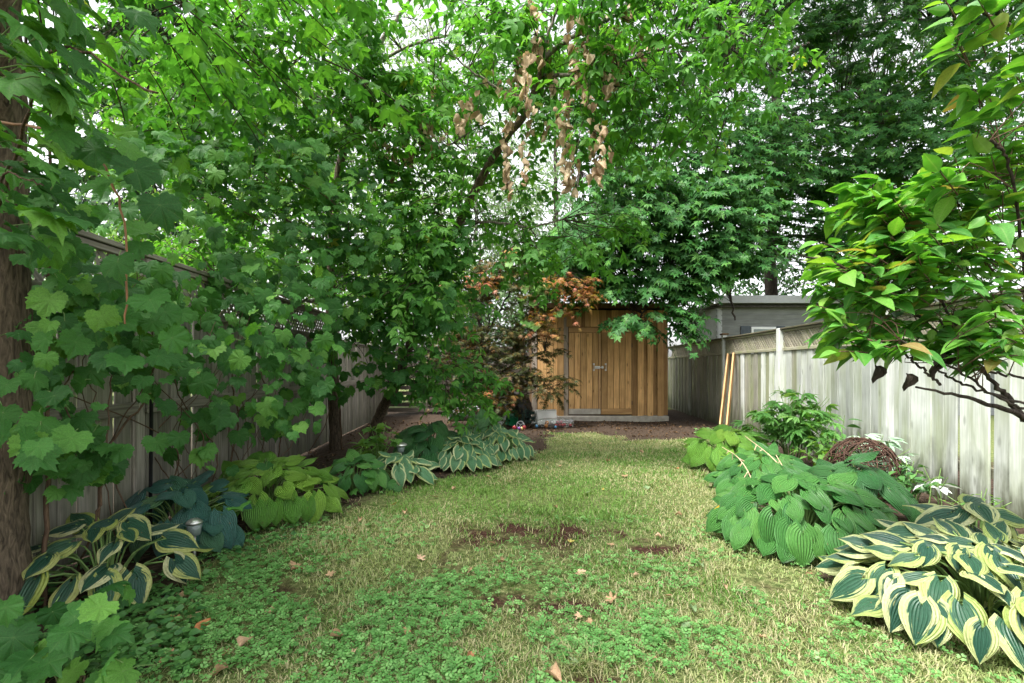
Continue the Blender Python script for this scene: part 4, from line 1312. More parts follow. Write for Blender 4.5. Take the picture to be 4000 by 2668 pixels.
far_tree('willow_tree', 'tree paled by haze in the bright gap above the shed, behind the leaning limb', 470, 20, 12, 3, [(470, 215, 19, 75, 55, 2, 460), (520, 160, 20, 60, 50, 2, 200), (430, 170, 20, 50, 60, 2, 170), (490, 290, 18, 70, 50, 2, 460), (540, 230, 19, 40, 60, 2, 300), (470, 270, 21, 80, 60, 2, 300)], 'pale', 0.20, lean=0.4)
far_tree('willow_tree', 'haze-paled thin-stemmed tree reaching the top of the picture at its centre', 450, 22, 18, 3, [(450, 40, 21, 70, 60, 2, 170), (520, 60, 22, 50, 60, 2, 120), (400, 110, 22, 70, 60, 2, 220), (500, 110, 22, 70, 50, 2, 220)], 'pale', 0.19, tr=0.2, lean=-1.0)
far_tree('ash_tree', 'tall grey-trunked tree behind the shed, dark foliage', 556, 19, 14, 3, [(610, 60, 18.5, 60, 60, 2, 170), (580, 260, 17, 50, 50, 1.5, 220), (640, 300, 16.5, 60, 40, 1.2, 200)], 'dark_far', 0.19, tr=0.2, trunk='bark_dark')
far_tree('lime_tree', 'bright yellow-green tree beyond the left lattice fence', 130, 13, 7, 3, [(130, 250, 12, 90, 50, 1.5, 330), (230, 280, 11.5, 70, 45, 1.3, 260), (60, 290, 11, 60, 50, 1.2, 80)], 'lime_far', 0.16)
far_tree('lime_tree', 'fresh green tree behind the box elder trunks', 330, 14, 9, 3, [(330, 240, 13.5, 110, 70, 1.5, 760), (410, 290, 13.5, 60, 50, 1.2, 420), (230, 130, 14, 130, 80, 1.5, 560), (350, 110, 14.5, 110, 80, 1.5, 520)], 'lime_far', 0.19)
far_tree('dense_tree', 'dense dark tree low behind the slat fence, left of the shed', 480, 15, 5, 3, [(470, 370, 14.5, 60, 34, 1.0, 230), (400, 340, 14.5, 60, 50, 1.0, 200), (530, 370, 15, 40, 34, 1.0, 110), (500, 330, 15, 60, 26, 1.0, 240), (490, 360, 13.6, 60, 40, .5, 200)], 'dark_far', 0.15, trunk='bark_dark')
far_tree('dense_tree', 'dense dark tree behind the grey garage roof', 880, 21, 12, 3, [(820, 260, 19.5, 90, 50, 1.5, 330), (960, 250, 20, 100, 60, 1.5, 330), (730, 270, 20, 60, 50, 1.5, 220), (900, 150, 21, 150, 80, 1.5, 620), (880, 30, 20, 190, 80, 2, 1000), (740, 130, 21, 90, 70, 1.5, 200)], 'dark_far', 0.22, trunk='bark_dark')
far_tree('dense_tree', 'dark tree at the left edge beyond the lattice fence', 20, 9, 5, 3, [(30, 240, 8.5, 60, 70, .8, 110), (40, 130, 8.5, 60, 60, .8, 60), (110, 320, 9, 60, 40, .6, 60)], 'dark_far', 0.16, trunk='bark_dark')

# ================================================================== GRAPE VINES
def vine(name, label, base, stems, P, A, Nn, S, indiv=300, mat='grape', cane=()):
    t = thing(name, label, 'vine', (base[0], base[1], 0))
    for pts, r in stems:
        p, tb = limb(pts, r, r * 0.5, 30, 6, 0.004)
        part_tubes('stem', [tb], M['vine'], t)
    for pts, r in cane:
        p, tb = limb(pts, r, r * 0.6, 24, 6, 0.004)
        part_tubes('cane', [tb], M['cane'], t)
    # leaf stalks
    q = P - nrm(A) * S[:, None] * 0.55 + RNG.normal(0, 0.02, P.shape) - nrm(Nn) * 0.05
    tb = [tube(np.array([a, (a + b) / 2 + (0, 0, 0.01), b]), 0.0022, 3) for a, b in zip(q, P)]
    part_tubes('leaf_stalks', tb, M['stalk'], t, 'stuff')
    put_leaves(t, T_GRAPE, P, A, Nn, S, M[mat], indiv, smooth=False)
    return t


def face_leaves(P, S, tilt=0.95, toward=None, jit=0.5):
    """leaves that hang tip down and turn their face to the light on the garden side"""
    n = len(P)
    out = np.array([0.55, -0.75, 0.0]) if toward is None else np.array(toward)
    Nn = nrm(out + np.array([0, 0, tilt]) + RNG.normal(0, jit, (n, 3)))
    A = nrm(np.array([0, 0, -0.85]) + out * 0.6 + RNG.normal(0, 0.42, (n, 3)))
    return A, Nn


def clear_of_hostas(P, keep=.0):
    px = 512 + P[:, 0] / P[:, 1] * F; py = HZ - (P[:, 2] - CAM_Z) / P[:, 1] * F
    bad = ((px > 15) & (px < 185) & (py > 482) & (py < 585)) | ((px > 138) & (px < 275) & (py > 455) & (py < 560)) | ((px > 215) & (px < 350) & (py > 440) & (py < 520))
    return P[~bad | (RNG.random(len(P)) < .10)]


def px_points(rects, dmin, dmax=None):
    P = []
    for (x0, x1, y0, y1, d0, d1, n) in rects:
        for _ in range(n):
            P.append(at(RNG.uniform(x0, x1), RNG.uniform(y0, y1), RNG.uniform(d0, d1)))
    return clear_of_hostas(np.array(P))


def fence_x(d): return -2.61 - 0.0517 * d


# on the fence near the left edge
rects = [(-10, 60, 250, 560, 1.9, 2.5, 60), (40, 130, 265, 320, 2.3, 3.0, 30), (60, 170, 290, 345, 2.6, 3.2, 44), (90, 200, 340, 400, 2.8, 3.5, 22), (0, 100, 420, 520, 2.2, 2.7, 40), (60, 200, 440, 500, 2.6, 3.2, 34), (0, 60, 330, 420, 2.1, 2.6, 18),
         (90, 190, 262, 300, 2.6, 3.4, 20), (-10, 80, 180, 280, 1.9, 2.4, 26)]
P = px_points(rects, 0)
P = P[P[:, 0] > fence_x(P[:, 1]) + 0.06]
_px = 512 + P[:, 0] / P[:, 1] * F
P = P[(_px > 34) | (RNG.random(len(P)) < .22)]
P = np.vstack([P, P + RNG.normal(0, .10, P.shape)])
P = clear_of_hostas(P[P[:, 0] > fence_x(P[:, 1]) + 0.06])
S = RNG.uniform(0.045, 0.115, len(P))
A, Nn = face_leaves(P, S)
vine('grape_vine', 'grape vine with large dark leaves on the fence at the left edge', (-2.4, 2.6), [
    ([(-2.42, 2.5, 0), (-2.40, 2.5, 0.8), (-2.35, 2.45, 1.6), (-2.2, 2.3, 2.3)], 0.012), ([(-2.5, 2.9, 0), (-2.52, 3.0, 0.7), (-2.4, 3.2, 1.1), (-2.45, 3.3, 1.7)], 0.009), ([(-2.5, 2.75, 0), (-2.3, 2.7, 0.5), (-2.4, 2.9, 1.2)], 0.007),
    (L3([(60, 400, 2.7), (75, 370, 2.75), (95, 395, 2.75), (85, 430, 2.75), (70, 470, 2.7)]), 0.004), (L3([(40, 330, 2.6), (60, 400, 2.7), (90, 440, 2.8), (110, 470, 2.9)]), 0.005)], P, A, Nn, S, 280)

# big leaves close to the camera, upper left
rects = [(-20, 95, 40, 130, 1.4, 2.1, 32), (20, 110, 120, 185, 1.6, 2.2, 16), (-20, 60, 130, 240, 1.5, 2.1, 22), (-20, 85, -60, 50, 1.4, 2.0, 30), (80, 140, 0, 60, 1.8, 2.4, 8)]
P = px_points(rects, 0)
S = RNG.uniform(0.065, 0.13, len(P))
A = nrm(np.array([0.85, -0.15, -0.45]) + RNG.normal(0, 0.28, P.shape))
Nn = nrm(np.array([0.45, -0.05, 1.0]) + RNG.normal(0, 0.25, P.shape))
vine('grape_vine', 'grape vine spray of big leaves hanging close by in the upper left corner', (-2.3, 2.2), [
    ([(-2.38, 2.25, 2.0), (-1.9, 1.9, 2.25), (-1.5, 1.6, 2.3), (-1.1, 1.5, 2.1)], 0.007), ([(-2.38, 2.25, 2.3), (-1.9, 1.7, 2.6), (-1.4, 1.3, 2.5), (-1.0, 1.25, 2.2)], 0.006), ([(-2.38, 2.25, 1.8), (-1.9, 1.8, 1.95), (-1.55, 1.6, 1.85)], 0.005)], P, A, Nn, S, 140)

# hanging cane with its own leaves
cane = L3([(0, 122, 2.1), (40, 128, 2.05), (76, 135, 2.0), (103, 165, 2.0), (118, 200, 2.0), (126, 240, 2.0), (127, 290, 2.0), (125, 324, 2.0)])
pts = [(112, 182, .17), (136, 170, .15), (128, 148, .16), (145, 232, .14), (118, 262, .12), (108, 282, .15), (150, 300, .14), (118, 322, .15), (102, 316, .11), (152, 322, .1), (160, 205, .14), (96, 150, .15), (165, 312, .11), (110, 355, .14), (125, 362, .12), (158, 356, .11), (172, 338, .11), (140, 246, .1)]
P = np.array([at(x, y, 2.0 + RNG.normal(0, .08)) for x, y, s in pts]); S = np.array([s * .85 for _, _, s in pts])
A = nrm(np.array([0.45, -0.3, -0.6]) + RNG.normal(0, .4, P.shape)); Nn = nrm(np.array([0.2, -0.7, 0.75]) + RNG.normal(0, .25, P.shape))
vine('grape_cane', 'reddish brown grape cane hanging in front of the left fence with pale leaves', (-1.9, 2.1), [], P, A, Nn, S, 60, cane=[(cane, 0.006)])

# on the middle of the left fence
rects = [(170, 300, 290, 350, 3.4, 4.4, 70), (210, 330, 350, 430, 3.8, 5.0, 60), (150, 250, 330, 390, 3.0, 3.8, 24), (240, 340, 270, 350, 4.0, 5.4, 66), (262, 322, 340, 450, 4.4, 5.8, 80), (200, 300, 400, 470, 3.6, 4.6, 52), (310, 400, 320, 400, 5.5, 6.8, 74), (150, 240, 440, 470, 3.4, 3.9, 22), (190, 330, 255, 300, 4.0, 5.4, 44), (160, 240, 380, 430, 3.3, 3.9, 16)]
P = px_points(rects, 0)
P = P[P[:, 0] > fence_x(P[:, 1]) + 0.06]
S = RNG.uniform(0.055, 0.135, len(P))
A, Nn = face_leaves(P, S, 0.95)
extra = []
for _k in range(16):
    _d = RNG.uniform(2.9, 6.6); _x = fence_x(_d) + RNG.uniform(.10, .35)
    extra.append(([(_x, _d, RNG.uniform(0, .3)), (_x + RNG.normal(0, .1), _d + RNG.normal(0, .25), .7), (_x + RNG.normal(.05, .1), _d + RNG.normal(0, .4), 1.3), (_x + RNG.normal(.1, .1), _d + RNG.normal(0, .5), 1.9)], RNG.uniform(.003, .006)))
vine('grape_vine', 'grape vine curtain over the middle of the left fence, by the tree trunks', (-2.7, 4.8), [
    ([(-2.75, 4.6, 0), (-2.72, 4.8, 0.7), (-2.6, 4.5, 1.2), (-2.6, 4.9, 1.9)], 0.010), ([(-2.72, 5.6, 0), (-2.6, 5.4, 0.6), (-2.7, 5.2, 1.3), (-2.6, 5.6, 2.0)], 0.009), ([(-2.6, 4.0, 0), (-2.5, 4.1, 0.5), (-2.6, 3.8, 1.0), (-2.55, 3.5, 1.5)], 0.007),
    ([(-2.7, 6.4, 0.1), (-2.4, 6.3, 0.6), (-2.5, 6.6, 1.2), (-2.3, 6.8, 2.0)], 0.007), ([(-2.7, 5.0, 0.1), (-2.45, 5.3, 0.35), (-2.5, 5.9, 0.7)], 0.006)] + extra, P, A, Nn, S, 300)

# climbing through the box elder
rects = [(90, 220, 150, 240, 3.6, 5.0, 110), (190, 330, 140, 230, 4.2, 5.6, 150), (300, 400, 170, 260, 4.8, 6.0, 110), (210, 330, 225, 290, 4.4, 5.6, 110), (335, 460, 230, 330, 5.2, 6.2, 210), (370, 460, 320, 385, 5.6, 6.4, 90), (320, 345, 180, 330, 5.6, 6.6, 50), (400, 480, 190, 260, 5.4, 5.9, 40), (250, 360, 90, 150, 4.6, 5.8, 46), (120, 230, 110, 160, 3.6, 5.0, 36)]
P = px_points(rects, 0)
S = RNG.uniform(0.055, 0.135, len(P))
A = nrm(np.array([0.25, -0.5, -0.6]) + RNG.normal(0, 0.4, P.shape))
Nn = nrm(np.array([0.2, -0.55, 0.85]) + RNG.normal(0, 0.32, P.shape))
vine('grape_vine', 'grape vine climbing high through the light green box elder', (trunkA[0][0] + .12, trunkA[0][1] - .1), [
    ([trunkA[0] + (.12, -.1, .05), trunkA[1] + (.12, -.1, 0), trunkA[2] + (.1, -.12, 0), trunkA[3] + (.0, -.3, 0)], 0.012),
    (L3([(333, 300, 7.1), (300, 255, 6.0), (250, 215, 5.2), (180, 190, 4.6)]), 0.008), (L3([(333, 290, 7.1), (350, 240, 6.2), (330, 200, 5.4), (260, 170, 5.0)]), 0.008), (L3([(335, 320, 7.1), (380, 300, 6.4), (420, 290, 6.2), (440, 340, 6.2)]), 0.007)], P, A, Nn, S, 300)

# low at the left front
rects = [(0, 125, 600, 690, 1.55, 2.1, 34), (90, 135, 560, 600, 2.2, 2.5, 5), (170, 240, 505, 560, 2.7, 3.2, 7), (345, 400, 460, 500, 4.6, 5.0, 12)]
P = px_points(rects, 0)
P[:, 2] = np.clip(P[:, 2], 0.06, 0.45)
S = RNG.uniform(0.065, 0.11, len(P))
A = nrm(np.array([0.2, -0.6, -0.35]) + RNG.normal(0, .45, P.shape)); Nn = nrm(np.array([0.1, -0.3, 1.0]) + RNG.normal(0, .3, P.shape))
vine('grape_vine', 'low grape vine creeping over the ground at the lower left', (-1.9, 2.1), [([(-1.9, 2.1, 0.0), (-1.7, 1.9, 0.05), (-1.5, 1.75, 0.06)], 0.005)], P, A, Nn, S, 100)

# small climbing vine over the top of the japanese maple
rects = [(500, 545, 248, 290, 9.5, 9.9, 60), (520, 548, 285, 330, 9.5, 9.8, 26), (556, 560, 313, 318, 9.6, 9.7, 1)]
P = px_points(rects, 0)
S = RNG.uniform(0.10, 0.17, len(P))
A = nrm(np.array([0.1, -0.4, -0.6]) + RNG.normal(0, .4, P.shape)); Nn = nrm(np.array([0.1, -0.6, 0.8]) + RNG.normal(0, .3, P.shape))
vine('climbing_vine', 'green vine draped over the top of the reddish maple beside the shed', (0.2, 10.0), [(L3([(525, 428, 10.0), (522, 380, 9.9), (524, 330, 9.8), (518, 260, 9.8)]), 0.006)], P, A, Nn, S, 90, mat='fresh')


# ================================================================== SHRUB AT THE RIGHT
def shrub():
    t = thing('dogwood_shrub', 'bright green broad-leaved shrub reaching in from the right edge over the fence', 'shrub', (3.25, 2.7, 0))
    lp = []
    base = np.array([3.25, 2.7, -0.02])
    main = [(base, (3.1, 2.62, 0.5), at(1030, 424, 2.5), at(995, 407, 2.45), at(960, 396, 2.4), at(916, 387, 2.35)), (at(1024, 421, 2.5), at(1010, 400, 2.5), at(995, 384, 2.5), at(975, 360, 2.5), at(940, 320, 2.5)),
            (base, (3.2, 2.6, 0.8), at(1060, 330, 2.6), at(1040, 250, 2.6), at(1010, 200, 2.5)), (base, (3.3, 2.6, 0.9), at(1100, 200, 2.5), at(1070, 80, 2.3), at(1000, 20, 2.2), at(955, 10, 2.2)),
            (at(1010, 400, 2.5), at(960, 350, 2.5), at(910, 310, 2.5), at(850, 270, 2.5), at(800, 255, 2.5)), (at(975, 360, 2.5), at(930, 280, 2.6), at(890, 220, 2.6), at(865, 170, 2.6)),
            (at(1050, 330, 2.6), at(1000, 280, 2.6), at(960, 220, 2.6), at(930, 180, 2.6)), (at(940, 385, 2.4), at(925, 370, 2.4), at(900, 350, 2.4)), (at(1030, 405, 2.4), at(985, 392, 2.4), at(950, 378, 2.4), at(935, 366, 2.4)),
            (at(1040, 415, 2.4), at(1000, 398, 2.35), at(960, 372, 2.3), at(900, 340, 2.3)), (at(1035, 380, 2.5), at(990, 372, 2.5), at(950, 362, 2.5)), (at(1030, 300, 2.4), at(1010, 170, 2.2), at(990, 140, 2.1))]
    for k, pts in enumerate(main):
        r = (0.022, 0.016, 0.02, 0.016)[k] if k < 4 else 0.007
        p, tb = limb([np.array(q, float) for q in pts], r, 0.005, 26, 7, 0.004)
        part_tubes('branch', [tb], M['bark_dark'], t); lp.append(p)
    lp = np.vstack(lp)
    blobs = [(960, 230, 2.45, 75, 55, .35, 72), (900, 265, 2.5, 70, 55, .32, 62), (858, 298, 2.5, 34, 34, .22, 18), (960, 310, 2.45, 80, 45, .32, 60), (870, 205, 2.6, 30, 28, .2, 14), (1000, 170, 2.3, 40, 30, .25, 16),
             (990, 40, 2.15, 42, 30, .2, 12), (1015, 100, 2.1, 20, 30, .2, 8), (900, 345, 2.35, 40, 14, .2, 14), (990, 350, 2.3, 40, 22, .2, 18), (1080, 250, 2.4, 60, 120, .3, 40), (850, 335, 2.5, 10, 6, .1, 4)]
    AA = [[], [], [], []]; tubes = []
    for b in blobs:
        b = b[:6] + (max(3, int(b[6] * .9)),)
        st, c = blob(*b, shell=0.15)
        dr = nrm(nrm(st - np.array([2.9, 2.6, 1.1])) + np.array([-0.25, -0.1, 0.15]) + RNG.normal(0, .22, st.shape))
        P, A, Nn, S, tw = sprays(st, dr, RNG.uniform(.07, .16, len(st)), 6, 0.122, 62, 0.30, 1.0, .36, .1, .12, svar=.28)
        for z, y in zip(AA, (P, A, Nn, S)): z.append(y)
        tubes += [tube(x, np.linspace(.0035, .002, 5), 4) for x in tw] + connect(st, lp, .0028, .9)
    part_tubes('twigs', tubes, M['vine'], t, 'stuff')
    put_leaves(t, T_OV, *[np.concatenate(z) for z in AA], M['shrub'], 300, smooth=True)
    # a few withered leaves under it
    for x, y in ((874, 365), (905, 373), (932, 360), (940, 352)):
        p = at(x, y, 2.4) - np.array(t.location)
        o = link('withered_leaf', scatter_mesh('withered_leaf', T_DEAD, [p], [(0, 0, -1)], [(.3, -1, .2)], [.09], M['bark_dark'], True), t)


shrub()


# ---- peony bush and small plants by the right fence
def bush(name, label, loc, R_, H, n, tpls, mat, leaf, stems=18, cat='plant', indiv=150, group=None, up=0.9):
    t = thing(name, label, cat, (loc[0], loc[1], float(gh(loc[0], loc[1]))), group=group)
    b = np.array(t.location)
    P, A, Nn, S = [], [], [], []
    for k in range(stems):
        az = k * 2.399 + RNG.normal(0, .3); f = math.sqrt((k + .5) / stems)
        tip = b + np.array([math.cos(az) * R_ * f, math.sin(az) * R_ * f, H * (1 - 0.35 * f * f) * RNG.uniform(.85, 1.08)])
        pts = smooth_line([b + np.array([math.cos(az), math.sin(az), 0]) * .08 * f - (0, 0, .01), b + (tip - b) * (.4, .4, .6), tip], 10)
        v, fc = tube(pts - b, np.linspace(.006, .003, 10), 5)
        link('stem', mk('stem', v, fc, M['stalk'], True), t)
        m = max(3, n // stems)
        for j in range(m):
            u = RNG.uniform(.45, 1.0); q = pts[int(u * 9)]
            a2 = RNG.uniform(0, 6.28)
            d = np.array([math.cos(a2), math.sin(a2), 0]) + np.array([math.cos(az), math.sin(az), 0]) * .6 * f
            A.append(nrm(d + (0, 0, RNG.uniform(-.45, .35)))); P.append(q + A[-1] * .04)
            Nn.append(nrm(np.array([0, 0, up]) + RNG.normal(0, .3, 3))); S.append(leaf * RNG.uniform(.7, 1.2))
    put_leaves(t, tpls, P, A, Nn, S, M[mat], indiv)
    return t


bush('peony_bush', 'leafy peony bush in front of the pale fence, behind the lime hosta', (3.42, 5.9), 0.58, 1.02, 260, T_PEO, 'peony', 0.20, 24, indiv=240)
bush('peony_plant', 'pale silvery green leafy plant at the foot of the fence behind the twig ball', (3.72, 4.95), 0.34, 0.62, 60, T_PEO, 'silver_leaf', 0.19, 8, indiv=60)
bush('weed_plant', 'yellow-green narrow-leaved plant between the peony bush and the twig ball', (3.42, 5.2), 0.32, 0.55, 90, T_OV, 'fresh', 0.11, 10, indiv=90)
bush('weed_plant', 'thin young sapling with dark pointed leaves beside the pale fence', (3.62, 5.35), 0.14, 0.72, 14, T_OV, 'cover', 0.13, 3, indiv=20)
bush('white_leaf_plant', 'small plant with whitish star-like leaves at the fence foot', (3.55, 4.05), 0.12, 0.45, 12, T_OV, 'white_leaf', 0.085, 3, indiv=40)
bush('weed_plant', 'tangle of dark green weeds at the fence foot right of the twig ball', (3.55, 4.35), 0.36, 0.40, 130, T_OV, 'cover', 0.085, 14, indiv=130)
bush('weed_plant', 'low pale weeds along the foot of the fence above the variegated hosta', (3.60, 3.72), 0.26, 0.30, 70, T_OV, 'fresh', 0.05, 10, indiv=70)
bush('lily_plant', 'tuft of narrow pointed green leaves before the left tree trunks', (-1.72, 5.75), 0.20, 0.42, 60, [ovate(.1, 5, .3, .4)], 'fresh', 0.16, 6, indiv=60)
bush('weed_plant', 'bright green broad-leaved weed hanging beside the leaning tree trunk', (-1.52, 5.55), 0.30, 0.62, 40, T_GRAPE[:3], 'fresh', 0.095, 7, indiv=40)
bush('weed_plant', 'clover-like weeds at the foot of the leaning planks', (3.65, 8.3), 0.55, 0.22, 160, T_OV, 'clover', 0.06, 20, indiv=100)


# ================================================================== HOSTAS
T_HOSTA = [hosta_leaf(RNG, w, arch=a, cup=c, wave=wv, twist=tw) for w, a, c, wv, tw in
           ((.45, .14, .10, .025, 0), (.47, .22, .07, .04, .05), (.43, .10, .14, .02, -.05), (.47, .30, .05, .045, .0), (.41, .18, .10, .035, -.07), (.46, .36, .12, .05, .04), (.44, .05, .06, .03, .03))]


def hosta(label, loc, RX, RY, H, n, leaf, mat, narrow=1.0, group='hostas', yellow=0, seed=0, steep=1.0, flat=0.0):
    rng = np.random.default_rng(seed)
    x, y = loc
    t = thing('hosta', label, 'hosta', (x, y, float(gh(x, y))), group=group)
    mes = tpl_meshes('hosta_leaf', T_HOSTA, M[mat], True)
    yel = tpl_meshes('hosta_leaf', T_HOSTA, M['yellow_leaf'], True)[:2] if yellow else []
    skirt = int(n * .26)
    for k in range(n + skirt):
        f = (k + .6) / n
        az = k * 2.39996 + rng.normal(0, .2)
        if k >= n:                      # low leaves on the open side hide the stalks
            f = rng.uniform(.72, 1.0); az = -math.pi * (k - n + rng.uniform(.1, .9)) / skirt
        rr = math.sqrt(f) * .98 + .02 + rng.normal(0, .03)
        dx, dy = math.cos(az), math.sin(az)
        s = leaf * rng.uniform(.74, 1.18) * (0.82 + .25 * f)
        h = H * (1.0 - 0.72 * f ** 1.6) * rng.uniform(.90, 1.08) * (.62 if k >= n else 1)
        p = np.array([dx * (RX * rr - s * .45), dy * (RY * rr - s * .45), max(h, 0.05)])
        az += rng.normal(0, .45) * (1.2 - f); dx, dy = math.cos(az), math.sin(az)
        elev = R(4 - 46 * f * steep + 30 * max(dy, 0) - 14 * max(-dy, 0) + rng.normal(0, 12))           # inner leaves rise, outer leaves hang
        a = np.array([dx * math.cos(elev), dy * math.cos(elev), math.sin(elev)])
        a = nrm(a + rng.normal(0, .14, 3))
        nn = np.array([-dx * math.sin(elev), -dy * math.sin(elev), math.cos(elev)]) + np.array([0, -0.55, 0.15]) + rng.normal(0, .2, 3)
        # keep the tip off the ground
        tipz = p[2] + a[2] * s - 0.3 * s
        if tipz < 0.01: p[2] += min(0.01 - tipz, 0.14)
        Fm = frames(a[None], nn[None])[0]
        me = yel[k % len(yel)] if (yel and 0 < n - k <= yellow) else mes[int(rng.integers(0, len(mes)))]
        o = bpy.data.objects.new('leaf', me); COL.objects.link(o); o.parent = t
        m = np.eye(4); m[:3, :3] = Fm * s * (.55 if me in yel else 1) * np.array([narrow, 1, 1]); m[:3, 3] = p
        o.matrix_basis = Matrix(m.tolist())
        st = smooth_line([(dx * .03, dy * .03, -.01), (p[0] * .45, p[1] * .45, p[2] * .75), p - a * .0], 7)
        v, fc = tube(st, np.linspace(.006, .004, 7), 5)
        link('leaf_stalk', mk('leaf_stalk', v, fc, M['stalk'], True), t)
    return t


hosta('large hosta with dark blue-green leaves and broad cream edges at the right front', (2.36, 2.42), .72, .62, .38, 104, .168, 'hosta_var', 1.0, seed=21)
hosta('cream-edged hosta leaves at the right picture edge beside the large variegated hosta', (2.78, 2.22), .48, .46, .36, 44, .175, 'hosta_var', 1.0, seed=5)
hosta('small cream-edged hosta against the fence foot above the large variegated one', (2.85, 3.0), .40, .30, .40, 14, .24, 'hosta_var', .9, seed=9)
hosta('big plain green hosta with broad ribbed leaves on the right, before the twig ball', (2.10, 3.50), .68, .60, .44, 86, .195, 'hosta_green', 1.0, yellow=2, seed=3)
hosta('wide dark green hosta leaves in front of the twig ball', (2.80, 3.95), .50, .40, .48, 16, .26, 'hosta_dark', 1.0, seed=14)
hosta('lime green hosta at the far right edge of the lawn by the peony bush', (2.62, 5.85), .55, .5, .50, 42, .22, 'hosta_lime', 1.0, seed=4)
hosta('medium green hosta between the lime hosta and the big green hosta', (2.50, 4.75), .56, .46, .40, 44, .19, 'hosta_green', .95, seed=41)
hosta('dark hosta with yellow edges at the left front, below the grape vine', (-2.25, 2.68), .56, .42, .38, 28, .165, 'hosta_left', 1.0, seed=8)
hosta('blue-grey hosta in the left bed', (-2.34, 3.42), .50, .46, .42, 36, .175, 'hosta_blue', 1.0, seed=6)
hosta('lime green hosta with deeply ribbed leaves before the left tree trunks', (-2.08, 4.12), .68, .58, .44, 60, .19, 'hosta_lime', 1.0, yellow=1, seed=2)
hosta('small plain green hosta between the lime hosta and the garden light', (-1.58, 4.85), .34, .32, .32, 22, .17, 'hosta_green', 1.0, seed=33)
hosta('small yellow-edged hosta around the garden light', (-1.22, 5.25), .42, .36, .30, 28, .17, 'hosta_white', .9, seed=12)
hosta('dark green hosta behind the garden light, left of the cream-edged hosta', (-1.05, 6.15), .52, .5, .52, 26, .27, 'hosta_dark', 1.0, yellow=1, seed=15)
hosta('cream-edged hosta at the left edge of the lawn, nearer the garden light', (-0.62, 6.05), .48, .44, .38, 62, .155, 'hosta_white', .95, seed=16)
hosta('cream-edged hosta at the left edge of the lawn, nearer the shed', (-0.18, 6.55), .50, .48, .38, 64, .155, 'hosta_white', .95, seed=18)
hosta('plain green hosta at the back behind the cream-edged hostas', (-0.40, 7.3), .42, .36, .50, 18, .26, 'hosta_green', .9, seed=19)

# dry flower stalks in the green hosta
for k, (a, b, lab) in enumerate((((745, 436, 4.2), (800, 496, 3.5), 'long dry tan flower stalk bent over the big green hosta'), ((722, 447, 4.4), (752, 482, 4.0), 'short dry tan flower stalk over the big green hosta'), ((776, 455, 4.0), (790, 502, 3.6), 'withered flower stalk standing at the middle of the big green hosta'))):
    q = L3([a, ((a[0] + b[0]) / 2 + 2, (a[1] + b[1]) / 2 - 6, (a[2] + b[2]) / 2), b])
    q.append(np.array([q[-1][0] + .02, q[-1][1] + .1, 0.05]))
    p = smooth_line(q, 16)
    tb = [tube(p, np.linspace(.003, .005, 16), 5)]
    for j in range(2, 9):
        tb.append(tube(np.array([p[j], p[j] + RNG.normal(0, .02, 3) + (0, 0, -.02)]), np.array([.005, .003]), 4))
    v, f = join(tb)
    tag(link('flower_stalk', mk('flower_stalk', v, f, M['straw'], True)), lab, 'flower stalk', 'dry hosta stalks')


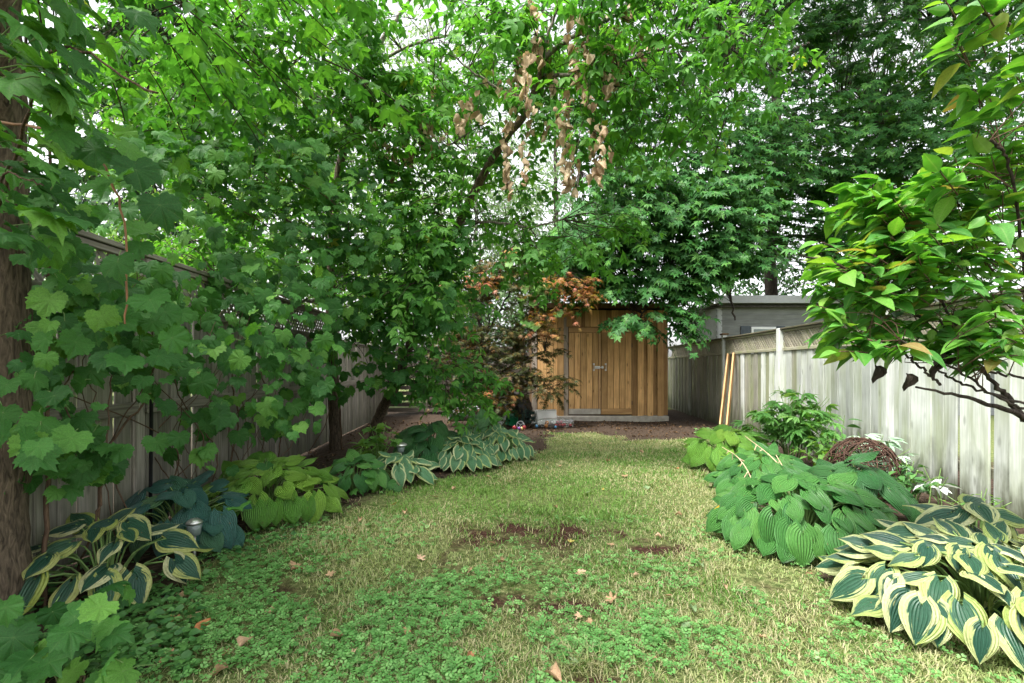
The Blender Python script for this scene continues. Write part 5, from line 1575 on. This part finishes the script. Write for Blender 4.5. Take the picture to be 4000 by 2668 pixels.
# ================================================================== LAWN
def build_lawn():
    # grass blades
    P = []
    n_try = 300000
    y = 1.5 + 8.8 * RNG.random(n_try) ** 1.7
    x = RNG.uniform(-3.2, 3.6, n_try)
    d = lawn_dist(x, y)
    dirt, dry = dirt_field(x, y), gauss(x, y, DRY)
    cl = value_noise(x, y, 2.2, 3) * .6 + value_noise(x, y, 6.0, 4) * .4
    keep = (d + RNG.normal(0, .08, n_try) > 0) & (RNG.random(n_try) < np.clip(2.0 * cl - .10 - .95 * dirt - .2 * dry, 0.05, 1))
    x, y, cl, dry = x[keep], y[keep], cl[keep], dry[keep]
    n = len(x)
    az = RNG.uniform(0, 6.28, n); ln = RNG.uniform(.02, .055, n) * (.65 + .7 * value_noise(x, y, 3.0, 9) + 1.3 * np.clip(value_noise(x, y, 3.4, 10) - .68, 0, 1) * 3); w = .0016 + .0009 * y / 3
    lean = RNG.uniform(.25, 1.25, n)
    dx, dy = np.cos(az), np.sin(az)
    b = np.stack([x, y, gh(x, y) - .003], 1)
    side = np.stack([-dy, dx, np.zeros(n)], 1) * w[:, None]
    dirv = np.stack([dx * lean, dy * lean, np.ones(n)], 1); dirv = nrm(dirv)
    mid = b + dirv * (ln * .55)[:, None]
    d2 = nrm(dirv + np.stack([dx, dy, -np.ones(n) * .6], 1) * .7)
    tip = mid + d2 * (ln * .5)[:, None]
    v = np.stack([b - side, b + side, mid + side * .8, mid - side * .8, tip], 1).reshape(-1, 3)
    f0 = np.array([(0, 1, 2), (0, 2, 3), (3, 2, 4)])
    f = (f0[None] + (np.arange(n) * 5)[:, None, None]).reshape(-1, 3)
    tone = np.clip(.0 - .12 * np.clip((4.2 - y) / 1.6, 0, 1) + .50 * value_noise(x, y, 1.3, 21) + .22 * value_noise(x, y, 5., 22) + .25 * dry - .10 * (y < 3.4) + RNG.normal(0, .15, n), 0.0, .99)
    o = link('grass', mk('grass', v, f, M['grass'], False, np.repeat(tone, 5)))
    tag(o, 'short patchy green and straw-coloured lawn grass', 'grass', kind='stuff')
    # clover
    n_try = 60000
    y = 1.6 + 5.0 * RNG.random(n_try) ** 1.6; x = RNG.uniform(-2.6, 2.8, n_try)
    d = poly_dist(x, y, LAWN)
    pxx = 512 + x / y * F; pyy = HZ + CAM_Z / y * F
    w = np.exp(-((pxx - 370) / 190) ** 2 - ((pyy - 635) / 62) ** 2) + .45 * np.exp(-((pxx - 640) / 160) ** 2 - ((pyy - 655) / 60) ** 2) + .5 * np.exp(-((pxx - 230) / 70) ** 2 - ((pyy - 600) / 60) ** 2) + .25 * (pyy > 520)
    cl = value_noise(x, y, 3.2, 31) * .6 + value_noise(x, y, 9.0, 32) * .4
    keep = (d > -.05) & (RNG.random(n_try) < np.clip(w * np.clip(cl * 3.6 - 1.15, 0.03, 1.2) - .7 * dirt_field(x, y), 0, 1))
    x, y = x[keep], y[keep]; n = len(x)
    disc = []
    for a in (0, 120, 240):
        r = [(0, .25), (-.75, .7), (-.5, 1.25), (0, 1.12), (.5, 1.25), (.75, .7)]
        c, s = math.cos(R(a)), math.sin(R(a))
        disc.append(np.array([(px * c - py * s, px * s + py * c, .10 * py) for px, py in r]))
    V = np.vstack(disc); Fc = np.vstack([np.array([(0, 1, 2), (0, 2, 3), (0, 3, 4), (0, 4, 5)])[:, ::-1] + 6 * k for k in range(3)])
    tpl = (V, Fc, V[:, :2], np.zeros(len(V)))
    P = np.stack([x, y, gh(x, y) + RNG.uniform(.018, .05, n)], 1)
    A = np.stack([np.cos(RNG.uniform(0, 6.28, n)), np.sin(RNG.uniform(0, 6.28, n)), np.zeros(n)], 1)
    o = link('clover', scatter_mesh('clover', [tpl], P, A, np.array([0, -.15, 1]) + RNG.normal(0, .28, (n, 3)), RNG.uniform(.0075, .0145, n), M['clover']))
    tag(o, 'clover patches growing through the lawn', 'clover', kind='stuff')
    # ground cover at the left edge of the lawn
    n_try = 4000
    q = np.array([gnd(px, py) for px, py in zip(RNG.uniform(0, 300, n_try), RNG.uniform(528, 683, n_try))])
    dd = poly_dist(q[:, 0], q[:, 1], LAWN)
    keep = (dd < .32) & (dd > -1.0) & (RNG.random(n_try) < np.clip(value_noise(q[:, 0], q[:, 1], 4, 44) * 1.7 - .25, 0, 1))
    q = q[keep]; n = len(q)
    P = np.column_stack([q, gh(q[:, 0], q[:, 1]) + RNG.uniform(.01, .07, n)])
    az = RNG.uniform(0, 6.28, n)
    A = np.stack([np.cos(az), np.sin(az), RNG.uniform(-.2, .3, n)], 1)
    o = link('ground_cover', scatter_mesh('ground_cover', [ovate(.36, 4, .15, .2)], P, A, np.array([0, -.2, 1]) + RNG.normal(0, .3, (n, 3)), RNG.uniform(.025, .055, n), M['cover']))
    tag(o, 'small-leaved green ground cover along the left bed', 'ground cover', kind='stuff')
    # brown litter in the beds and before the shed
    n_try = 12000
    y = 1.8 + 9.2 * RNG.random(n_try); x = RNG.uniform(-3.4, 4.2, n_try)
    dd = poly_dist(x, y, LAWN)
    keep = (dd < .1) & (x > fence_x(y) + .05) & (x < 3.6 + .07 * y) & (RNG.random(n_try) < (.35 + .9 * (y > 8.6)) * value_noise(x, y, 3.0, 91) ** 1.3)
    x, y = x[keep], y[keep]; n = len(x)
    P = np.stack([x, y, gh(x, y) + .008], 1); az = RNG.uniform(0, 6.28, n)
    o = link('leaf_litter', scatter_mesh('leaf_litter', T_DEAD[:3], P, np.stack([np.cos(az), np.sin(az), np.zeros(n)], 1), np.array([0, 0, 1]) + RNG.normal(0, .3, (n, 3)), RNG.uniform(.015, .05, n) * RNG.uniform(.6, 1.3, n), M['litter']))
    tag(o, 'brown leaf litter on the bare soil of the beds and before the shed', 'leaf litter', kind='stuff')


build_lawn()


def fallen():
    """single leaves lying on the lawn"""
    flat = [fan_leaf(polar(NW_M), 1.0, (0,), cup=.30, droop=.25, fold=.22, mid=.6, rnd=.12, rng=RNG) for _ in range(2)] + [xf(ovate(.34, 6, .5, -.3, wav=.03, rng=RNG), 0) for _ in range(2)] + [crumple(RNG) for _ in range(2)]
    fm = {k: tpl_meshes('fallen_leaf', flat, M[k], True) for k in ('fallen', 'fallen_yellow', 'fallen_green')}
    spots = [(296, 569, 'f', .09), (303, 573, 'f', .08), (332, 644, 'f', .08), (186, 603, 'f', .10), (195, 640, 'f', .10), (186, 628, 'f', .08), (120, 655, 'y', .09), (160, 652, 'f', .1), (175, 630, 'f', .07), (224, 660, 'f', .10),
             (240, 655, 'f', .09), (228, 676, 'f', .09), (548, 676, 'f', .10), (160, 672, 'f', .09), (494, 606, 'y', .065), (612, 604, 'f', .07), (580, 618, 'f', .05), (585, 627, 'f', .07), (578, 576, 'f', .09), (640, 578, 'f', .06),
             (700, 571, 'g', .08), (683, 634, 'g', .08), (695, 617, 'g', .07), (360, 523, 'f', .07), (345, 530, 'f', .07), (405, 517, 'f', .09), (310, 538, 'f', .07), (350, 545, 'f', .07), (395, 508, 'y', .05), (435, 500, 'f', .06),
             (585, 495, 'g', .09), (603, 491, 'y', .05), (648, 490, 'g', .08), (676, 518, 'f', .07), (655, 540, 'f', .06), (610, 548, 'f', .06), (570, 545, 'y', .06), (496, 545, 'f', .08), (505, 562, 'f', .07), (470, 570, 'f', .06),
             (520, 455, 'f', .1), (560, 468, 'f', .09), (610, 462, 'f', .1), (640, 452, 'f', .09), (590, 445, 'f', .09), (545, 470, 'g', .08), (490, 478, 'f', .07), (455, 492, 'f', .07), (680, 470, 'f', .08), (625, 478, 'f', .08),
             (530, 490, 'f', .06), (555, 508, 'f', .06), (420, 560, 'f', .06), (385, 600, 'f', .06), (445, 620, 'f', .06), (410, 640, 'f', .06), (470, 655, 'f', .06), (650, 660, 'f', .06), (720, 660, 'y', .05), (760, 640, 'f', .05),
             (790, 655, 'f', .06), (640, 625, 'f', .05), (665, 600, 'f', .06), (725, 590, 'f', .06), (575, 668, 'g', .05), (330, 580, 'f', .06), (270, 615, 'f', .06), (305, 625, 'f', .05), (350, 660, 'f', .06), (745, 598, 'g', .06)]
    info = {'f': ('fallen', 'dry tan'), 'y': ('fallen_yellow', 'yellow'), 'g': ('fallen_green', 'pale green')}
    shape = ('broad lobed', 'broad lobed', 'pointed', 'pointed', 'curled', 'curled')
    for n_, (px, py, k, s) in enumerate(spots):
        q = gnd(px, py); az = RNG.uniform(0, 6.28)
        key, tone = info[k]
        w = int(RNG.integers(0, 6))
        if py < 485: where = 'on the far lawn towards the shed'
        elif px < 300: where = 'at the lower left of the lawn' if py > 610 else 'on the lawn edge by the left hostas'
        elif px > 660: where = 'on the lawn by the right hostas'
        elif py > 610: where = 'in the clover at the front of the lawn'
        elif px < 440: where = 'left of the bare soil patch'
        else: where = 'around the bare soil patch mid lawn'
        o = link('fallen_leaf', fm[key][w], None, (q[0], q[1], float(gh(q[0], q[1])) + .020), (RNG.normal(0, .25), RNG.normal(0, .25), az))
        o.scale = (s * .78,) * 3
        tag(o, f'{tone} {shape[w]} fallen leaf {where}', 'leaf', 'fallen leaves')


fallen()


# ================================================================== SMALL THINGS
def lathe(prof, n=20):
    a = np.linspace(0, 2 * np.pi, n, endpoint=False)
    p = np.asarray(prof, float)
    v = np.stack([p[:, 0, None] * np.cos(a), p[:, 0, None] * np.sin(a), np.repeat(p[:, 1, None], n, 1)], -1).reshape(-1, 3)
    m = len(p)
    i = np.arange(m - 1)[:, None] * n; j = np.arange(n)[None]; j2 = (j + 1) % n
    return v, np.stack([i + j, i + j2, i + n + j2, i + n + j], -1).reshape(-1, 4)


def lath_obj(name, prof, mat, parent=None, loc=(0, 0, 0), rot=None, n=20):
    v, f = lathe(prof, n)
    return link(name, mk(name, v, f, mat, True), parent, loc, rot)


# garden lights
def garden_light(label, loc, h=0.30, r=0.062):
    t = thing('garden_light', label, 'garden light', (loc[0], loc[1], 0), group='garden lights')
    lath_obj('stake', [(.0001, -.03), (.010, 0), (.010, h - .07), (.0001, h - .07)], M['steel'], t, n=8)
    lath_obj('lens', [(.030, h - .075), (.036, h - .07), (.044, h), (.0001, h + .001)], M['glass'], t)
    lath_obj('cap', [(.0001, h - .004), (r, h - .002), (r + .004, h + .006), (r * .96, h + .016), (r * .55, h + .030), (.0001, h + .034)], M['steel'], t)
    return t


garden_light('round steel solar garden light on a stake among small hostas', (-1.245, 5.42), .37, .068)
garden_light('steel ringed garden light half hidden by leaves beside the blue hosta', (-2.05, 3.12), .24, .045)

# thin black pole at the left fence
tag(lath_obj('black_pole', [(.0001, -.03), (.012, 0), (.012, 1.28), (.016, 1.285), (.016, 1.31), (.0001, 1.315)], M['black'], None, (-2.545, 3.4, 0), (0, .01, 0), 8), 'thin black metal pole in front of the left fence', 'pole')

# red stick
a, b = at(496.4, 412, 10.0), at(489.7, 372, 10.2)
a[2] = 0.0
v, f = tube(np.array([a, a * .5 + b * .5, b]) - a, .018, 6)
tag(link('red_stick', mk('red_stick', v, f, M['red'], True), None, a), 'red painted stick standing in the reddish maple', 'stick')

# twig ball
def twig_ball():
    c = at(862, 474, 4.6); r = .30
    c[2] = r - .03
    t = thing('twig_ball', 'dark woven twig ball behind the green hosta near the right fence', 'twig ball', (c[0], c[1], 0))
    for k in range(70):
        n0 = nrm(RNG.normal(size=3)); u = nrm(np.cross(n0, RNG.normal(size=3))); w = np.cross(n0, u)
        off = RNG.normal(0, .13) * r
        a0 = RNG.uniform(0, 6.28); aa = np.linspace(a0, a0 + RNG.uniform(2.2, 5.2), 22)
        rr = math.sqrt(max(r * r - off * off, .01)) * RNG.uniform(.93, 1.03)
        p = c + n0 * off + rr * (np.cos(aa)[:, None] * u + np.sin(aa)[:, None] * w) + RNG.normal(0, .004, (22, 3))
        v, f = tube(p - np.array(t.location), RNG.uniform(.0035, .0065), 5)
        link('twig', mk('twig', v, f, M['ball_twig'], True), t)


twig_ball()


# junk heap by the shed
def junk():
    # white carton
    t = thing('white_carton', 'crumpled white carton leaning against the shed corner', 'box', (0.76, 10.62, 0), R(13))
    bm = bmesh.new()
    bmesh.ops.create_cube(bm, size=1)
    bmesh.ops.subdivide_edges(bm, edges=bm.edges[:], cuts=3, use_grid_fill=True)
    rr = random.Random(4)
    for v in bm.verts:
        v.co = Vector((v.co.x * .44 + rr.gauss(0, .006), v.co.y * .22 + rr.gauss(0, .008), (v.co.z + .5) * .29 + rr.gauss(0, .005)))
        v.co.x += (v.co.z - .1) * .06
        v.co.y += v.co.z * .5
    me = bpy.data.meshes.new('carton_body'); bm.to_mesh(me); bm.free(); me.materials.append(M['white_card'])
    link('carton_body', me, t)
    v = np.array([(-.2, .03, .285), (.2, .03, .282), (.235, -.01, .315), (-.19, .0, .320), (-.2, .035, .285), (.2, .035, .282)])
    link('flap', mk('flap', v, np.array([(0, 1, 2), (0, 2, 3), (4, 3, 2), (4, 2, 5)]), M['white_card']), t)
    # clear plastic jar lying down
    prof = [(.085, 0), (.095, .01), (.10, .05), (.095, .45), (.10, .52), (.085, .64), (.05, .74), (.035, .78), (.035, .84), (.045, .86)]
    j = lath_obj('clear_jar', prof, M['clear'], None, (1.26, 9.95, .105), (R(90), 0, R(-88)), 24)
    tag(j, 'clear plastic jar lying on its side before the shed with baubles in it', 'jar')
    cols = {'red': (.42, .05, .06), 'orange': (.62, .26, .07), 'silver': (.70, .70, .70), 'blue': (.08, .24, .42), 'purple': (.16, .06, .24), 'gold': (.55, .42, .14)}
    bmats = {k: plain('bauble_' + k, c, .22, .6, metal=.35, noise=.12) for k, c in cols.items()}

    def bauble(c, x, y, z, r, lab):
        t = thing('bauble', lab, 'bauble', (x, y, z), RNG.uniform(0, 6), 'christmas baubles')
        aa = np.linspace(-np.pi / 2, np.pi / 2, 11)
        lath_obj('ball', [(max(r * math.cos(a), .0002), r * math.sin(a)) for a in aa], bmats[c], t, n=16)
        lath_obj('cap', [(r * .22, r * .96), (r * .22, r * 1.14), (.0002, r * 1.15)], M['steel'], t, n=8)
    inside = 'small red bauble among others inside the clear jar'
    for x, y, z in ((.90, 9.93, .055), (.98, 9.97, .055), (1.04, 9.92, .055), (1.08, 9.98, .06), (.94, 9.98, .11), (1.01, 9.95, .12), (1.20, 9.95, .05)):
        bauble('red', x, y, z, .035, inside)
    bauble('orange', .72, 9.96, .10, .045, 'orange bauble lying higher near the neck of the clear jar')
    bauble('orange', .70, 9.90, .045, .042, 'orange bauble lying lower near the neck of the clear jar')
    bauble('silver', .82, 9.95, .115, .045, 'white bauble near the middle of the clear jar')
    bauble('blue', .50, 9.84, .045, .036, 'blue bauble at the narrow end of the clear jar')
    bauble('blue', .88, 9.78, .035, .032, 'pale blue bauble in the grass before the clear jar')
    bauble('red', .24, 9.60, .05, .045, 'red and gold bauble in the grass left of the clear jar')
    bauble('red', .05, 9.55, .05, .045, 'red bauble half hidden by the cream-edged hosta')
    bauble('purple', .14, 9.50, .04, .038, 'purple bauble beside the white ring')
    bauble('gold', .19, 9.52, .035, .034, 'pale gold bauble between the purple and the red bauble')
    # green plastic tray, standing on edge
    t = thing('green_tray', 'shiny green plastic tray tipped on edge by the shed', 'tray', (-.02, 10.15, .01), R(14))
    ol = []
    for a in np.linspace(0, 180, 13): ol.append((.12 * math.cos(R(a)), .20 + .14 * math.sin(R(a))))
    ol = [(.135, 0)] + ol + [(-.135, 0)]
    ol = np.array(ol)
    c0 = ol.mean(0)
    rings = [(1.06, 0), (1.06, -.02), (.96, -.02), (.86, .07), (0.02, .075)]
    v = []
    for s, dpt in rings:
        q = c0 + (ol - c0) * s
        v.append(np.column_stack([q[:, 0], np.full(len(q), dpt), q[:, 1] + .012]))
    m = len(ol); v = np.vstack(v)
    f = []
    for k in range(len(rings) - 1):
        for i in range(m):
            j2 = (i + 1) % m
            f.append((k * m + i, k * m + j2, (k + 1) * m + j2, (k + 1) * m + i))
    tr = link('tray_shell', mk('tray_shell', v, np.array(f), M['green_plastic'], False), t, (0, 0, 0), (R(-24), R(14), 0))
    box('tray_bar', .22, .03, .02, (0, .0, .18), M['green_plastic'], tr)
    # white ring of a reel
    t = thing('white_reel', 'small white spoked ring lying against the green tray', 'reel', (.17, 9.74, .0), 0)
    a = np.linspace(0, 2 * np.pi, 25)
    v, f = tube(np.stack([.075 * np.cos(a), np.zeros(25), .085 + .075 * np.sin(a)], 1), .010, 6)
    link('rim', mk('rim', v, f, M['white_plastic'], True), t, rot=(R(-20), 0, 0))
    lath_obj('disc', [(.066, 0), (.066, .01), (.0002, .012)], M['black_plastic'], t, (0, .035, .08), (R(70), 0, 0))
    for k in range(3):
        an = k * 2.09 + .4
        v, f = tube(np.array([(0, 0, .085), (.07 * math.cos(an), 0, .085 + .07 * math.sin(an))]), .008, 5)
        link('spoke', mk('spoke', v, f, M['white_plastic'], True), t, rot=(R(-20), 0, 0))
    # heap of dark tinsel garland
    t = thing('tinsel_garland', 'heap of dark green tinsel garland behind the white ring', 'garland', (.36, 10.25, 0))
    aa = np.linspace(0, 16, 160)
    core = np.stack([.16 * np.cos(aa) * (1 - aa / 40), .10 * np.sin(aa * 1.1), .05 + .018 * aa + .03 * np.sin(aa * 2.3)], 1)
    v, f = tube(core, .012, 5)
    link('cord', mk('cord', v, f, M['black_plastic'], True), t)
    idx = RNG.integers(0, 160, 2600)
    Pn = core[idx] + RNG.normal(0, .005, (2600, 3))
    tw = [(np.array([(-.04, 0, 0), (.04, 0, 0), (0, 1, 0)]), np.array([(0, 1, 2)]), np.zeros((3, 2)), np.zeros(3))]
    o = link('tinsel', scatter_mesh('tinsel', tw, Pn, RNG.normal(0, 1, (2600, 3)), RNG.normal(0, 1, (2600, 3)), RNG.uniform(.03, .065, 2600), M['tinsel']), t); o['kind'] = 'stuff'
    # white ribbed tube
    pts = smooth_line([(-.32, 9.95, .03), (-.22, 10.1, .10), (-.12, 10.3, .24), (-.02, 10.45, .30)], 40)
    v, f = tube(pts, .045 + .008 * (np.arange(40) % 2), 12)
    tag(link('white_hose', mk('white_hose', v, f, M['white_plastic'], False)), 'white ribbed hose behind the green tray', 'hose')
    # black bag
    t = thing('black_bag', 'big black plastic bag against the shed corner', 'bag', (.12, 10.95, 0))
    bm = bmesh.new(); bmesh.ops.create_icosphere(bm, subdivisions=4, radius=1)
    for v_ in bm.verts:
        c = v_.co
        k = .07 * math.sin(7 * c.x + 3 * c.z) * math.cos(6 * c.y) + .04 * math.sin(17 * c.x + 11 * c.y) + .03 * math.sin(23 * c.z + 9 * c.x)
        r_ = 1 + k
        v_.co = Vector((c.x * .33 * r_ * (1 - .25 * c.z), c.y * .25 * r_, max((c.z * r_ + .8) * .40, 0)))
    me = bpy.data.meshes.new('bag_body'); bm.to_mesh(me); bm.free(); me.materials.append(M['black_plastic'])
    for p_ in me.polygons: p_.use_smooth = True
    link('bag_body', me, t)
    v, f = tube(smooth_line([(0, 0, .68), (.02, 0, .74), (-.03, .01, .80)], 6), np.linspace(.05, .07, 6), 9)
    link('bag_neck', mk('bag_neck', v, f, M['black_plastic'], True), t)
    # roll of wire mesh
    t = thing('wire_roll', 'loose roll of wire mesh between the red stick and the black bag', 'wire', (-.17, 10.6, 0))
    for k in range(16):
        a = np.linspace(0, 6.6, 30)
        v, f = tube(np.stack([.17 * np.cos(a), .02 * k - .15 + 0 * a, .62 + (.17 + .004 * a) * np.sin(a) - .02 * k], 1), .0022, 3)
        link('wire', mk('wire', v, f, M['steel'], True), t)
    for k in range(26):
        a = k * .25
        v, f = tube(np.array([(.17 * math.cos(a), -.15, .62 + .17 * math.sin(a)), (.17 * math.cos(a), .15, .32 + .17 * math.sin(a))]), .0018, 3)
        link('wire', mk('wire', v, f, M['steel'], True), t)
    for x in (-.12, .12):
        v, f = tube(np.array([(x, 0, 0), (x, 0, .5)]), .005, 4)
        link('wire_leg', mk('wire_leg', v, f, M['steel'], True), t)
    # white drain pipe, ribbed, lying open
    t = thing('drain_pipe', 'white ribbed drain pipe lying under the reddish maple', 'pipe', (-1.45, 11.2, .17), R(-78))
    prof = []
    for k in range(30): prof.append((.155 + .010 * (k % 2), k * .03))
    v, f = lathe(prof, 20)
    link('pipe_wall', mk('pipe_wall', v, f, M['pipe_grey'], True), t, rot=(R(90), 0, R(180)))
    a = np.linspace(0, 2 * np.pi, 25)
    v, f = tube(np.stack([.165 * np.cos(a), 0 * a, .165 * np.sin(a)], 1), .012, 5)
    link('pipe_rim', mk('pipe_rim', v, f, M['pipe_grey'], True), t)


junk()
